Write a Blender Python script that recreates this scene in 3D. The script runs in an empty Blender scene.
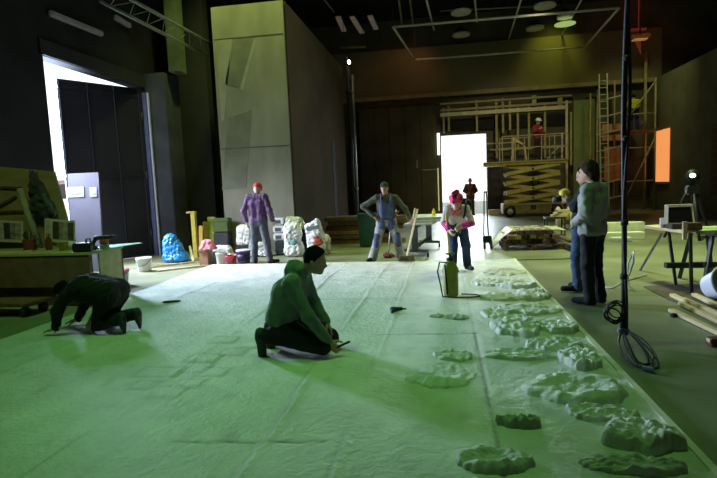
import bpy, bmesh, math, random
import numpy as np
from mathutils import Vector, Matrix, noise as mnoise
random.seed(7)
sc = bpy.context.scene
COL = sc.collection
PI = math.pi
F=518.0; CH=1.57
def _n(a):
    l=math.sqrt(sum(c*c for c in a)); return tuple(c/l for c in a)
def _dot(a,b): return sum(p*q for p,q in zip(a,b))
def _cross(a,b): return (a[1]*b[2]-a[2]*b[1],a[2]*b[0]-a[0]*b[2],a[0]*b[1]-a[1]*b[0])
UPc=_n((-216,5160,518)); d0=(84.5,55.5,-518)
d0=_n(tuple(d0[i]-UPc[i]*_dot(d0,UPc) for i in range(3)))
DPc=d0; RTc=_cross(DPc,UPc)
def ray(x,y):
    c=(x-358.5,-(y-239),-F)
    return (_dot(c,RTc),_dot(c,DPc),_dot(c,UPc))
def G(x,y,z=0.0):
    """pixel -> point on the plane z"""
    r=ray(x,y); t=(z-CH)/r[2]; return (r[0]*t,r[1]*t,z)
def D(x,y,Y):
    r=ray(x,y); t=Y/r[1]; return (r[0]*t,Y,CH+r[2]*t)
def P(X,Y,Z):
    w=(X,Y,Z-CH)
    c=tuple(w[0]*RTc[i]+w[1]*DPc[i]+w[2]*UPc[i] for i in range(3))
    return (358.5+F*c[0]/-c[2],239-F*c[1]/-c[2])

# ------------------------------------------------------------------ materials
MATS = {}
def mat(name, col, rough=0.7, var=0.18, scale=6.0, bump=0.0, bscale=30.0, metal=0.0, emit=None, estr=1.0, spec=0.4, alpha=None, trans=0.0):
    if name in MATS: return MATS[name]
    m = bpy.data.materials.new(name); m.use_nodes = True
    nt = m.node_tree; b = nt.nodes['Principled BSDF']
    b.inputs['Roughness'].default_value = rough
    b.inputs['Metallic'].default_value = metal
    b.inputs['Specular IOR Level'].default_value = spec
    if trans: b.inputs['Transmission Weight'].default_value = trans
    tc = nt.nodes.new('ShaderNodeTexCoord')
    nz = nt.nodes.new('ShaderNodeTexNoise'); nz.inputs['Scale'].default_value = scale; nz.inputs['Detail'].default_value = 6
    nt.links.new(tc.outputs['Object'], nz.inputs['Vector'])
    rp = nt.nodes.new('ShaderNodeValToRGB')
    rp.color_ramp.elements[0].position = 0.3; rp.color_ramp.elements[1].position = 0.7
    rp.color_ramp.elements[0].color = tuple(max(0, c*(1-var)) for c in col)+(1,)
    rp.color_ramp.elements[1].color = tuple(min(1, c*(1+var)) for c in col)+(1,)
    nt.links.new(nz.outputs['Fac'], rp.inputs['Fac']); nt.links.new(rp.outputs['Color'], b.inputs['Base Color'])
    if bump:
        n2 = nt.nodes.new('ShaderNodeTexNoise'); n2.inputs['Scale'].default_value = bscale; n2.inputs['Detail'].default_value = 4
        nt.links.new(tc.outputs['Object'], n2.inputs['Vector'])
        bp = nt.nodes.new('ShaderNodeBump'); bp.inputs['Strength'].default_value = bump; bp.inputs['Distance'].default_value = 0.02
        nt.links.new(n2.outputs['Fac'], bp.inputs['Height']); nt.links.new(bp.outputs['Normal'], b.inputs['Normal'])
    if emit:
        b.inputs['Emission Color'].default_value = tuple(emit)+(1,); b.inputs['Emission Strength'].default_value = estr
    MATS[name] = m
    return m

def mat_streak(name, c1, c2, axis=(1, 1, 1), scale=4.0, rough=0.7, spec=0.3, bump=0.1):
    """two-tone stretched noise: wood grain, smeared paint"""
    if name in MATS: return MATS[name]
    m = bpy.data.materials.new(name); m.use_nodes = True; nt = m.node_tree; b = nt.nodes['Principled BSDF']
    b.inputs['Roughness'].default_value = rough; b.inputs['Specular IOR Level'].default_value = spec
    tc = nt.nodes.new('ShaderNodeTexCoord'); mp = nt.nodes.new('ShaderNodeMapping'); mp.inputs['Scale'].default_value = axis
    nz = nt.nodes.new('ShaderNodeTexNoise'); nz.inputs['Scale'].default_value = scale; nz.inputs['Detail'].default_value = 8
    rp = nt.nodes.new('ShaderNodeValToRGB'); rp.color_ramp.elements[0].position = 0.32; rp.color_ramp.elements[1].position = 0.68
    rp.color_ramp.elements[0].color = tuple(c1)+(1,); rp.color_ramp.elements[1].color = tuple(c2)+(1,)
    bp = nt.nodes.new('ShaderNodeBump'); bp.inputs['Strength'].default_value = bump; bp.inputs['Distance'].default_value = 0.02
    L = nt.links.new
    L(tc.outputs['Object'], mp.inputs['Vector']); L(mp.outputs['Vector'], nz.inputs['Vector']); L(nz.outputs['Fac'], rp.inputs['Fac'])
    L(rp.outputs['Color'], b.inputs['Base Color']); L(nz.outputs['Fac'], bp.inputs['Height']); L(bp.outputs['Normal'], b.inputs['Normal'])
    MATS[name] = m
    return m

# ------------------------------------------------------------------ objects
WM = {}
def wm(o):
    return WM.get(o.name, Matrix.Identity(4))
def tag(o, label=None, cat=None, group=None, kind=None):
    if label: o['label'] = label
    if cat: o['category'] = cat
    if group: o['group'] = group
    if kind: o['kind'] = kind
    return o
def thing(name, label, cat, loc=(0, 0, 0), rotz=0.0, group=None, rot=None):
    o = bpy.data.objects.new(name, None); COL.objects.link(o)
    o.empty_display_size = 0.1
    o.location = loc; o.rotation_euler = rot if rot else (0, 0, rotz)
    WM[o.name] = Matrix.Translation(loc) @ o.rotation_euler.to_matrix().to_4x4()
    return tag(o, label, cat, group)
def dup(root, loc, rotz=None, label=None, group=None, scale=None):
    def rec(o, par):
        c = o.copy(); COL.objects.link(c)
        if par: c.parent = par
        for ch in o.children: rec(ch, c)
        return c
    r = rec(root, None); r.location = loc
    if rotz is not None: r.rotation_euler = (0, 0, rotz)
    if scale: r.scale = scale
    if label: r['label'] = label
    if group: r['group'] = group
    return r

def vadd(a, b): return tuple(p+q for p, q in zip(a, b))
class MB:
    def __init__(s): s.v = []; s.f = []; s.sm = []
    def _add(s, vs, fs, smooth=False):
        n = len(s.v); s.v += [tuple(p) for p in vs]; s.f += [tuple(n+i for i in f) for f in fs]; s.sm += [smooth]*len(fs); return s
    def box(s, c, d, rot=None, bev=0.0):
        bm = bmesh.new(); bmesh.ops.create_cube(bm, size=1.0)
        for v in bm.verts: v.co = Vector((v.co.x*d[0], v.co.y*d[1], v.co.z*d[2]))
        if bev > 0: bmesh.ops.bevel(bm, geom=list(bm.edges), offset=min(bev, min(d)*0.45), segments=2, affect='EDGES')
        R = rot if isinstance(rot, Matrix) else (Matrix.Rotation(rot, 3, 'Z') if rot else Matrix.Identity(3))
        bm.verts.ensure_lookup_table()
        vs = [R @ v.co + Vector(c) for v in bm.verts]; fs = [[v.index for v in f.verts] for f in bm.faces]
        bm.free(); return s._add(vs, fs)
    def bar(s, a, b, w, h, up=(0, 0, 1), bev=0.0):
        """rectangular bar from a to b; w across, h along up"""
        a = Vector(a); b = Vector(b); d = b-a; L = d.length; d.normalize()
        u = Vector(up); u = u-d*u.dot(d)
        if u.length < 1e-4: u = Vector((1, 0, 0))-d*d.x
        u.normalize(); w_ = d.cross(u)
        R = Matrix((d, w_, u)).transposed()
        return s.box((a+b)/2, (L, w, h), R, bev)
    def tube(s, pts, r, n=8, caps=True, closed=False):
        pts = [Vector(p) for p in pts]; m = len(pts)
        rs = r if isinstance(r, (list, tuple)) else [r]*m
        vs = []; fs = []; prev = None
        for i, p in enumerate(pts):
            if closed: t = pts[(i+1) % m]-pts[i-1]
            else: t = (pts[min(i+1, m-1)]-pts[max(i-1, 0)])
            t.normalize()
            if prev is None:
                x = t.orthogonal().normalized()
            else:
                x = prev-t*prev.dot(t)
                x = x.normalized() if x.length > 1e-5 else t.orthogonal().normalized()
            prev = x; y = t.cross(x)
            for k in range(n):
                a = 2*PI*k/n; vs.append(p+(x*math.cos(a)+y*math.sin(a))*rs[i])
        for i in range(m if closed else m-1):
            j = (i+1) % m
            for k in range(n): fs.append((i*n+k, i*n+(k+1) % n, j*n+(k+1) % n, j*n+k))
        if caps and not closed:
            fs.append(tuple(range(n-1, -1, -1))); fs.append(tuple((m-1)*n+k for k in range(n)))
        return s._add(vs, fs, True)
    def lathe(s, prof, c=(0, 0, 0), n=24, R=None):
        """prof: list of (r,z)"""
        vs = []; fs = []; m = len(prof)
        R = R or Matrix.Identity(3)
        for (r, z) in prof:
            for k in range(n):
                a = 2*PI*k/n; vs.append(R @ Vector((r*math.cos(a), r*math.sin(a), z))+Vector(c))
        for i in range(m-1):
            for k in range(n): fs.append((i*n+k, i*n+(k+1) % n, (i+1)*n+(k+1) % n, (i+1)*n+k))
        if prof[0][0] > 1e-6: fs.append(tuple(range(n-1, -1, -1)))
        if prof[-1][0] > 1e-6: fs.append(tuple((m-1)*n+k for k in range(n)))
        return s._add(vs, fs, True)
    def quad(s, *p): return s._add(p, [tuple(range(len(p)))])
    def slab(s, poly, off):
        """polygon extruded by vector off"""
        n = len(poly); vs = [Vector(p) for p in poly]+[Vector(p)+Vector(off) for p in poly]
        fs = [tuple(range(n)), tuple(range(2*n-1, n-1, -1))]+[(i, i+n, (i+1) % n+n, (i+1) % n) for i in range(n)]
        fs = [tuple(reversed(f)) for f in fs]
        return s._add(vs, fs)
    def ell(s, c, r, R=None, n=14, m=9, jit=0.0, seed=0):
        vs = []; fs = []; R = R or Matrix.Identity(3)
        for i in range(m+1):
            th = PI*i/m
            for k in range(n):
                ph = 2*PI*k/n
                d = Vector((math.sin(th)*math.cos(ph), math.sin(th)*math.sin(ph), math.cos(th)))
                q = 1+jit*mnoise.noise(d*1.7+Vector((seed, seed*2.3, 0))) + jit*.6*mnoise.noise(d*4.1+Vector((seed, 3, seed)))
                vs.append(R @ Vector((d.x*r[0]*q, d.y*r[1]*q, d.z*r[2]*q))+Vector(c))
        for i in range(m):
            for k in range(n): fs.append((i*n+k, (i+1)*n+k, (i+1)*n+(k+1) % n, i*n+(k+1) % n))
        return s._add(vs, fs, True)
    def grid(s, fn, nu, nv, smooth=True):
        vs = [fn(i/nu, j/nv) for j in range(nv+1) for i in range(nu+1)]
        fs = [(j*(nu+1)+i, j*(nu+1)+i+1, (j+1)*(nu+1)+i+1, (j+1)*(nu+1)+i) for j in range(nv) for i in range(nu)]
        return s._add(vs, fs, smooth)
    def raw(s, vs, fs, smooth=True): return s._add(vs, fs, smooth)
    def mesh(s, name, M=None, weld=True):
        me = bpy.data.meshes.new(name)
        vs = [M @ Vector(v) for v in s.v] if M is not None else s.v
        me.from_pydata([tuple(v) for v in vs], [], s.f)
        me.polygons.foreach_set('use_smooth', s.sm); me.update()
        if weld:
            bm = bmesh.new(); bm.from_mesh(me)
            bmesh.ops.remove_doubles(bm, verts=bm.verts, dist=1e-5); bmesh.ops.recalc_face_normals(bm, faces=bm.faces)
            bm.to_mesh(me); bm.free()
        return me
    def part(s, name, m, parent, world=False, label=None, kind=None):
        """part of parent; world=True when the points were given in world space"""
        M = wm(parent).inverted() if world else None
        o = bpy.data.objects.new(name, s.mesh(name, M)); COL.objects.link(o); o.parent = parent
        o.data.materials.append(m); WM[o.name] = wm(parent)
        if label: o['label'] = label
        if kind: o['kind'] = kind
        return o
    def thing(s, name, m, label, cat, group=None, origin=None, kind=None):
        """one-mesh thing, points in world space, origin at its base"""
        if origin is None:
            xs = [v[0] for v in s.v]; ys = [v[1] for v in s.v]; zs = [v[2] for v in s.v]
            origin = ((min(xs)+max(xs))/2, (min(ys)+max(ys))/2, min(zs))
        o = bpy.data.objects.new(name, s.mesh(name, Matrix.Translation(origin).inverted())); COL.objects.link(o)
        o.location = origin; o.data.materials.append(m); WM[o.name] = Matrix.Translation(origin)
        return tag(o, label, cat, group, kind)
    def struct(s, name, m, parent=None):
        o = bpy.data.objects.new(name, s.mesh(name)); COL.objects.link(o); o.data.materials.append(m)
        o['kind'] = 'structure'
        if parent: o.parent = parent
        return o

# ------------------------------------------------------------------ signed distance bodies
def surfnet(fun, lo, hi, res):
    ax = [np.arange(lo[i]-2*res, hi[i]+2*res, res) for i in range(3)]
    X, Y, Z = np.meshgrid(*ax, indexing='ij')
    f = fun(X, Y, Z)
    nx, ny, nz = f.shape
    ins = f < 0
    cnt = np.zeros((nx-1, ny-1, nz-1)); acc = np.zeros((nx-1, ny-1, nz-1, 3))
    def sl(d): return tuple(slice(d[i], (nx, ny, nz)[i]-1+d[i]) for i in range(3))
    corners = [(a, b, c) for a in (0, 1) for b in (0, 1) for c in (0, 1)]
    for c in corners:
        for k in range(3):
            if c[k]: continue
            e = list(c); e[k] = 1; e = tuple(e)
            fa = f[sl(c)]; fb = f[sl(e)]; cr = (fa < 0) != (fb < 0)
            t = np.where(cr, fa/np.where(cr, fa-fb, 1), 0)
            cnt += cr
            for i in range(3):
                acc[..., i] += np.where(cr, c[i]+(t if i == k else 0), 0)
    act = cnt > 0
    idx = -np.ones(act.shape, int); idx[act] = np.arange(act.sum())
    ii = np.argwhere(act)
    vs = (ii+acc[act]/cnt[act][:, None])*res+np.array([a[0] for a in ax])
    faces = []
    for k in range(3):
        a, b = [(1, 2), (2, 0), (0, 1)][k]
        s0 = [slice(1, -1)]*3; s0[k] = slice(0, -1); s1 = [slice(1, -1)]*3; s1[k] = slice(1, None)
        i0 = ins[tuple(s0)]; i1 = ins[tuple(s1)]
        pos = np.argwhere(i0 != i1)
        flip = i0[tuple(pos.T)]
        base = pos.copy(); base[:, a] += 1; base[:, b] += 1
        def cell(da, db):
            q = base.copy(); q[:, a] += da; q[:, b] += db
            return idx[tuple(q.T)]
        q = np.stack([cell(-1, -1), cell(0, -1), cell(0, 0), cell(-1, 0)], 1)
        q[~flip] = q[~flip][:, ::-1]
        faces.append(q)
    return vs, np.concatenate(faces)

def cap(a, b, ra, rb=None): return ('c', np.array(a, float), np.array(b, float), ra, ra if rb is None else rb)
def ells(c, r, R=None): return ('e', np.array(c, float), np.array(r, float), np.eye(3) if R is None else np.array(R, float))
def evalp(p, X, Y, Z):
    if p[0] == 'c':
        _, a, b, ra, rb = p; d = b-a; l2 = max(d @ d, 1e-9)
        t = np.clip(((X-a[0])*d[0]+(Y-a[1])*d[1]+(Z-a[2])*d[2])/l2, 0, 1)
        return np.sqrt((X-a[0]-t*d[0])**2+(Y-a[1]-t*d[1])**2+(Z-a[2]-t*d[2])**2)-(ra+(rb-ra)*t)
    _, c, r, R = p   # rows of R are the ellipsoid axes
    x, y, z = X-c[0], Y-c[1], Z-c[2]
    q = [(R[i][0]*x+R[i][1]*y+R[i][2]*z)/r[i] for i in range(3)]
    return (np.sqrt(q[0]**2+q[1]**2+q[2]**2)-1)*min(r)
def bounds(pr):
    lo = np.full(3, 1e9); hi = -lo
    for p in pr:
        if p[0] == 'c':
            for q, r in ((p[1], p[3]), (p[2], p[4])): lo = np.minimum(lo, q-r); hi = np.maximum(hi, q+r)
        else:
            r = max(p[2]); lo = np.minimum(lo, p[1]-r); hi = np.maximum(hi, p[1]+r)
    return lo-.02, hi+.02
def blob(pr, res=0.014, k=0.03, cuts=(), wr=0.0, seed=1, hard=()):
    """smooth union of prims, cut by planes (point, normal: removes the normal side), wrinkled"""
    lo, hi = bounds(list(pr)+list(hard))
    rng = np.random.RandomState(seed)
    waves = [(rng.normal(size=3), rng.uniform(0, 6.28), rng.uniform(35, 95)) for _ in range(7)]
    def fun(X, Y, Z):
        f = None
        for p in pr:
            g = evalp(p, X, Y, Z)
            if f is None: f = g
            else:
                h = np.clip(.5+.5*(g-f)/k, 0, 1); f = g*(1-h)+f*h-k*h*(1-h)
        for p in hard:
            g = evalp(p, X, Y, Z); f = g if f is None else np.minimum(f, g)
        if wr:
            w = 0
            for d, ph, fr in waves:
                d = d/np.linalg.norm(d); w = w+np.sin((X*d[0]+Y*d[1]+Z*d[2])*fr+ph+1.5*np.sin(X*17+Z*13+ph))
            f = f+wr*w/2.2
        for (pt, n) in cuts:
            n = np.array(n, float); n = n/np.linalg.norm(n)
            f = np.maximum(f, (X-pt[0])*n[0]+(Y-pt[1])*n[1]+(Z-pt[2])*n[2])
        return f
    vs, fs = surfnet(fun, lo, hi, res)
    return [tuple(v) for v in vs], [tuple(int(i) for i in q) for q in fs if min(q) >= 0]
def blob_mb(*a, **kw): return MB().raw(*blob(*a, **kw))

def unit(v): v = np.array(v, float); return v/np.linalg.norm(v)
def hand_prims(wr, d, n, side, curl=0.5, s=1.0, spread=0.0):
    """palm and five bent fingers. d: finger direction, n: way the palm faces, side: +1 right -1 left"""
    wr = np.array(wr, float); d = unit(d); n = np.array(n, float); n = unit(n-d*(n @ d)); w = np.cross(d, n)*side
    P_ = []
    for o in (-.028, -.009, .010, .029):
        P_.append(cap(wr+w*o*.55*s, wr+d*.088*s+w*o*s, .0145*s, .0125*s))
    P_.append(cap(wr-d*.03*s, wr+d*.01*s, .026*s, .024*s))
    F_ = []
    for o, L in ((-.030, .060), (-.0105, .072), (.0105, .078), (.031, .070)):
        p = wr+d*.088*s+w*o*s; a = curl*.55
        for q, seg in enumerate((.45, .31, .24)):
            dd = d*math.cos(a)+n*math.sin(a)+w*spread*o*8
            e = p+dd*L*seg*s*1.15
            F_.append(cap(p, e, (.0095-.0012*q)*s, (.0085-.0012*q)*s)); p = e; a += curl
    p = wr+d*.028*s+w*.026*s+n*.006*s
    for q, (seg, dd) in enumerate(((.045, d*.62+w*.72+n*.3), (.032, d*.8+w*.3+n*.5), (.026, d*.9+w*.1+n*.5))):
        e = p+unit(dd)*seg*s; F_.append(cap(p, e, (.0135-.002*q)*s, (.0115-.002*q)*s)); p = e
    return P_, F_

SKIN = None
def person(name, label, loc, rotz, J, top, bottom, shoe, hairm, group=None, res=0.015, scale=1.0, hair='short', hat=None, hood=False, skin=None,
           hands=(('R', None, None, .5), ('L', None, None, .5)), hem=0.0, extras=None, bulk=0.0, loose=0.0, bigshoe=0.0, topname='jacket', seed=1, wr=.004, cat='person', glow=None):
    """J: joints in local space, facing +Y, right hand towards +X"""
    o = thing(name, label, cat, loc, rotz, group)
    o.scale = (scale,)*3
    j = {k: np.array(v, float) for k, v in J.items()}
    fw = unit(j['face']); uh = unit(j.get('hup', (0, 0, 1))); sd = unit(np.cross(fw, uh)); uh = np.cross(sd, fw)
    H = j['head']; RF = np.array([sd, fw, uh])
    latS = unit(j['shR']-j['shL']); latH = unit(j['hipR']-j['hipL'])
    def torso(of, bulk=bulk):
        pr = []
        for s in (1, -1):
            pr.append(cap(j['pelvis']+latH*s*.07, j['chest']+latS*s*.085, .098+of+bulk, .108+of+bulk))
        pr += [cap(j['hipR'], j['hipL'], .10+of), cap(j['shR']-latS*.02, j['shL']+latS*.02, .062+of), cap(j['chest'], j['neck'], .095+of, .052+of)]
        return pr
    def arms(of, t=1.0):
        pr = []
        for s in 'RL':
            w = j['el'+s]+(j['wr'+s]-j['el'+s])*t
            pr += [cap(j['sh'+s], j['el'+s], .056+of, .044+of), cap(j['el'+s], w, .044+of, .034+of)]
        return pr
    def legs(of, lo=0.0, flare=0.0):
        pr = []
        for s in 'RL':
            pr += [cap(j['hip'+s], j['knee'+s], .090+of, .060+of), cap(j['knee'+s], j['ank'+s], .058+of, .042+of+flare)]
            mid = j['knee'+s]*.68+j['ank'+s]*.32
            back = unit(np.cross(latH, j['knee'+s]-j['ank'+s])); pr.append(cap(mid-back*.012, mid*.7+j['ank'+s]*.3, .052+of*.5, .045+of*.5))
        return pr
    # body with face and hands: one mesh
    hd = [ells(H+uh*.015-fw*.008, (.077, .097, .112), RF), ells(H+fw*.028-uh*.055, (.058, .066, .066), RF), cap(j['neck'], H-uh*.05-fw*.012, .055, .052),
          cap(H+fw*.088+uh*.008, H+fw*.112-uh*.022, .009, .014), cap(H+sd*.03+fw*.078+uh*.030, H-sd*.03+fw*.078+uh*.030, .014),
          ells(H+fw*.088-uh*.062, (.026, .012, .010), RF), ells(H+fw*.082-uh*.095, (.024, .018, .016), RF)]
    ears = [ells(H+sd*s*.078-fw*.012-uh*.012, (.010, .019, .031), RF) for s in (1, -1)]
    vs, fs = blob(torso(-.014, 0)+arms(-.006)+legs(-.012)+[cap(j['ank'+s], j['ank'+s]+(j['ft'+s])*.35, .034, .028) for s in 'RL']+hd, res=max(res*.9, .011), k=.025, hard=ears)
    mb = MB().raw(vs, fs)
    for (s, d, n, cu) in hands:
        w = j['wr'+s]; d = unit(w-j['el'+s]) if d is None else d
        n = (np.array([-1 if s == 'R' else 1, .2, 0])) if n is None else np.array(n, float)
        pp, ff = hand_prims(w, d, n, 1 if s == 'R' else -1, cu)
        mb.raw(*blob(pp, res=.007, k=.02, hard=ff))
    mb.part('body', skin or SKIN, o)
    # eyes
    em = mat('eye_dark', (.03, .02, .02), .3, .1)
    for s in (1, -1):
        MB().ell(H+sd*s*.031+fw*.083+uh*.010, (.011, .008, .007), n=8, m=6).part('eye', em, o)
    # trousers
    up = unit(j['chest']-j['pelvis'])
    wpt = j['pelvis']+up*.10
    tr = legs(.016+loose, flare=.012+loose)+[cap(j['hipR'], j['hipL'], .115)]+[cap(j['pelvis']+latH*s*.06, wpt+latH*s*.06, .10) for s in (1, -1)]
    blob_mb(tr, res=res, k=.03, cuts=[(wpt, up)], wr=wr, seed=seed+3).part('trousers', bottom, o)
    # shoes
    for s in 'RL':
        a = j['ank'+s]; ft = j['ft'+s]; fd = unit(ft); sn = j.get('sole'+s, None)
        if sn is None:
            lt = np.cross(fd, (0, 0, 1)); lt = unit(lt) if np.linalg.norm(lt) > .05 else np.array((1, 0, 0)); sn = unit(np.cross(lt, fd))
            if sn[2] < 0: sn = -sn
        heel = a-sn*.035-fd*.035; toe = heel+fd*.225
        pr = [cap(a+sn*(.02+bigshoe), a-sn*.03, .052+bigshoe*.3, .052+bigshoe*.3), cap(heel, heel+fd*.06, .042, .046), cap(heel+fd*.06, toe, .046, .040), cap(heel+fd*.1+sn*.02, toe-fd*.06, .036, .03)]
        blob_mb(pr, res=.011, k=.02, cuts=[(heel-sn*.036, -sn)]).part('shoe', shoe, o)
    # top
    hp = j['pelvis']-up*hem
    tp = torso(.014)+arms(.014, .95)+[cap(j['pelvis']+latH*s*.07, hp+latH*s*.07, .115+bulk) for s in (1, -1)]
    if hood:
        tp += [cap(j['neck']+latS*.075-fw*.01+uh*.005, j['neck']-unit(j['face'])*.085+uh*.01, .042, .05), cap(j['neck']-latS*.075-fw*.01+uh*.005, j['neck']-unit(j['face'])*.085+uh*.01, .042, .05),
               ells(j['neck']-fw*.10-uh*.035, (.10, .06, .085), RF)]
    else:
        tp += [cap(j['neck']+latS*.03-uh*.02, j['neck']-latS*.03-uh*.02, .058)]
    blob_mb(tp, res=res, k=.035, cuts=[(hp-up*.055, -up)], wr=wr, seed=seed).part(topname, top, o)
    # hair
    if hair:
        th = {'short': .012, 'buzz': .005}.get(hair, .02)
        pr = [ells(H+uh*.02-fw*.012, (.077+th, .097+th, .110+th), RF)]
        if hair == 'long': pr += [cap(H-fw*.05, H-fw*.09-uh*.14, .075, .055)]
        if hair == 'bushy': pr += [ells(H+uh*.05-fw*.02, (.098, .108, .09), RF), ells(H-fw*.06-uh*.05, (.085, .065, .105), RF)]
        cuts = [(H+fw*.035+uh*.035, fw*.85-uh*.52)]
        if hair != 'long': cuts.append((H-uh*({'buzz': .04, 'bushy': .135}.get(hair, .075))-fw*.05, -uh*.9+fw*.2))
        blob_mb(pr, res=.011, k=.02, cuts=cuts, wr=.003, seed=seed+9).part('hair', hairm, o)
    if hat: hat(o, H, fw, uh, sd, RF, j)
    if extras: extras(o, H, fw, uh, sd, RF, j)
    return o
def cap_hat(m, brim=True, name='cap', low=.045):
    def f(o, H, fw, uh, sd, RF, j):
        pr = [ells(H+uh*.03-fw*.008, (.095, .115, .115), RF)]
        mb = blob_mb(pr, res=.011, k=.02, cuts=[(H+uh*low, -uh)])
        if brim:
            mb.raw(*blob([ells(H+uh*(low+.01)+fw*.11, (.075, .09, .014), RF)], res=.008, cuts=[]))
        mb.part(name, m, o)
    return f
def stand(**kw):
    J = dict(pelvis=(0, 0, .95), chest=(0, 0, 1.30), neck=(0, -.015, 1.475), head=(0, .02, 1.63), face=(0, 1, -.05),
             hipR=(.09, 0, .92), hipL=(-.09, 0, .92), kneeR=(.11, .02, .49), kneeL=(-.11, .02, .49), ankR=(.12, -.03, .085), ankL=(-.12, -.03, .085),
             ftR=(.04, .17, -.0), ftL=(-.04, .17, -.0), shR=(.185, -.015, 1.425), shL=(-.185, -.015, 1.425),
             elR=(.24, -.04, 1.14), elL=(-.24, -.04, 1.14), wrR=(.22, .07, .90), wrL=(-.22, .07, .90))
    J.update(kw); return J
# ------------------------------------------------------------------ materials used below
M_dark = mat('dark_wall', (.016, .015, .019), .85, .35, 1.2, .2, 12)
M_black = mat('black_void', (.012, .012, .014), .9, .3)
M_floor = mat('floor_concrete', (.205, .215, .135), .45, .32, .9, .12, 18, spec=.4)
M_back = mat('back_wall_dark', (.10, .09, .06), .85, .3, .8, .2, 10)
M_upper = mat('upper_board_tan', (.22, .19, .11), .8, .15, .6)
M_red = mat('red_brown_band', (.16, .075, .04), .8, .2, 1.0)
M_rightw = mat('grey_panel_wall', (.20, .19, .13), .85, .25, 1.1, .15, 10)
M_steel = mat('pale_steel', (.55, .53, .50), .35, .15, 10, metal=.6)
M_dsteel = mat('dark_steel', (.05, .05, .055), .5, .3, 10, metal=.3)
M_blk = mat('black_plastic', (.014, .014, .015), .5, .2)
M_white = mat('white_plastic', (.72, .72, .70), .5, .08)
M_pine = mat_streak('pale_pine', (.55, .42, .24), (.72, .60, .38), (2, 2, 18), 3)
M_wood = mat_streak('brown_wood', (.16, .09, .045), (.34, .20, .10), (3, 3, 14), 3)
M_olive = mat('olive_timber', (.38, .33, .16), .8, .2, 6)
M_yellow = mat('yellow_paint', (.42, .33, .04), .55, .3, 5)
M_dyellow = mat('dirty_yellow', (.26, .21, .06), .6, .35, 4)

# ------------------------------------------------------------------ shell
XL, XR, YB, YF, ZC = -7.55, 9.55, 26.3, -5.0, 9.6
b = MB(); b.quad((XL-14, YF, 0), (18, YF, 0), (18, 44, 0), (XL-14, 44, 0)); b.struct('floor', M_floor)
# left wall with the gate opening Y 9.05..12.5, Z 0..4.28
b = MB(); W = .3
def wl(y0, y1, z0, z1): b.box((XL-W/2, (y0+y1)/2, (z0+z1)/2), (W, y1-y0, z1-z0))
GY0, GY1, GZ = D(44.5, 57, 9.2)[1], 12.55, 4.34
wl(YF, GY0, 0, ZC); wl(GY1, YB+.3, 0, ZC); wl(GY0, GY1, GZ, ZC)
b.struct('wall_left', M_dark)
# back wall with the bright doorway
dx0, dx1, dz = D(442, 180, YB)[0], D(487, 180, YB)[0], D(464, 134.5, YB)[2]
b = MB()
def wb(x0, x1, z0, z1): b.box(((x0+x1)/2, YB+.15, (z0+z1)/2), (x1-x0, .3, z1-z0))
wb(XL-.3, dx0, 0, ZC); wb(dx1, 14, 0, ZC); wb(dx0, dx1, dz, ZC)
b.struct('wall_back', M_back)
# upper board facing and its ledge, standing in front of the back wall
zu0 = D(480, 92, 26)[2]; zu1 = D(480, 42, 26)[2]
b = MB(); b.box((2.2, 26.15, (zu0+zu1)/2), (15.4, .22, zu1-zu0)); b.struct('wall_upper', M_upper)
b = MB(); b.box((2.2, 25.95, zu0), (15.4, .16, .20), bev=.02); b.struct('trim_1', mat('ledge_pale', (.34, .26, .15), .7, .2, 3))
xa, xb = D(359, 100, 26)[0], D(441, 100, 26)[0]
zb0, zb1 = D(400, 107, 26)[2], D(400, 94, 26)[2]
b = MB(); b.box(((xa+xb)/2, 26.2, (zb0+zb1)/2), (xb-xa, .12, zb1-zb0)); b.struct('trim_2', M_red)
# big dark sliding partition between box and doorway
b = MB(); x0, x1 = D(361, 180, 25.9)[0], D(437, 180, 25.9)[0]
for i in range(5):
    a = x0+(x1-x0)*i/5; c = x0+(x1-x0)*(i+1)/5
    b.box(((a+c)/2, 26.0, zb0/2), (c-a-.015, .12, zb0-.02), bev=.01)
b.struct('wall_partition', mat('partition_brown', (.12, .105, .07), .9, .25, 1))
# right wall with a recessed bay and a tall panel
b = MB(); zr = D(700, 55.5, 21.5)[2]
y1 = 19.4
b.box((XR+.15, (YF+18.2)/2, zr/2), (.3, 18.2-YF, zr)); b.box((XR+.15, (19.6+YB)/2, zr/2), (.3, YB-19.6, zr)); b.box((XR+.15, 18.9, (zr+4.6)/2), (.3, 1.4, zr-4.6)); b.box((XR+.45, 18.9, 2.3), (.1, 1.6, 4.6))
b.struct('wall_right', M_rightw)
b = MB(); b.box((14.2, 10.5, ZC/2), (.3, 32, ZC)); b.struct('wall_outer', M_black)
b = MB(); b.box((3.2, YF-.15, ZC/2), (22.4, .3, ZC)); b.struct('wall_front', M_dark)
b = MB(); b.box((3.2, 10.6, ZC+.15), (22.4, 32, .3)); b.struct('ceiling', M_black)
# column beside the gate
b = MB(); xr_ = D(172, 180, 12.62)[0]; b.box(((XL+.01+xr_)/2, 13.0, 2.35), (xr_-XL-.01, .75, 4.7), bev=.02); b.struct('column', mat('column_grey', (.06, .06, .080), .7, .3, 2))
b = MB(); x0, x1 = D(166, 40, 12.7)[0], D(177, 40, 12.7)[0]; b.box(((x0+x1)/2, 12.9, (4.7+ZC)/2), (x1-x0, .4, ZC-4.7), bev=.01); b.struct('pillar', mat('post_green', (.10, .12, .07), .8, .3, 2))
b = MB(); b.box(((XL+x1)/2+.1, 13.9, ZC/2), (x1-XL+.3, .3, ZC)); b.struct('wall_stub', mat('stub_dark', (.022, .022, .02), .9, .3, 1))
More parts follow.
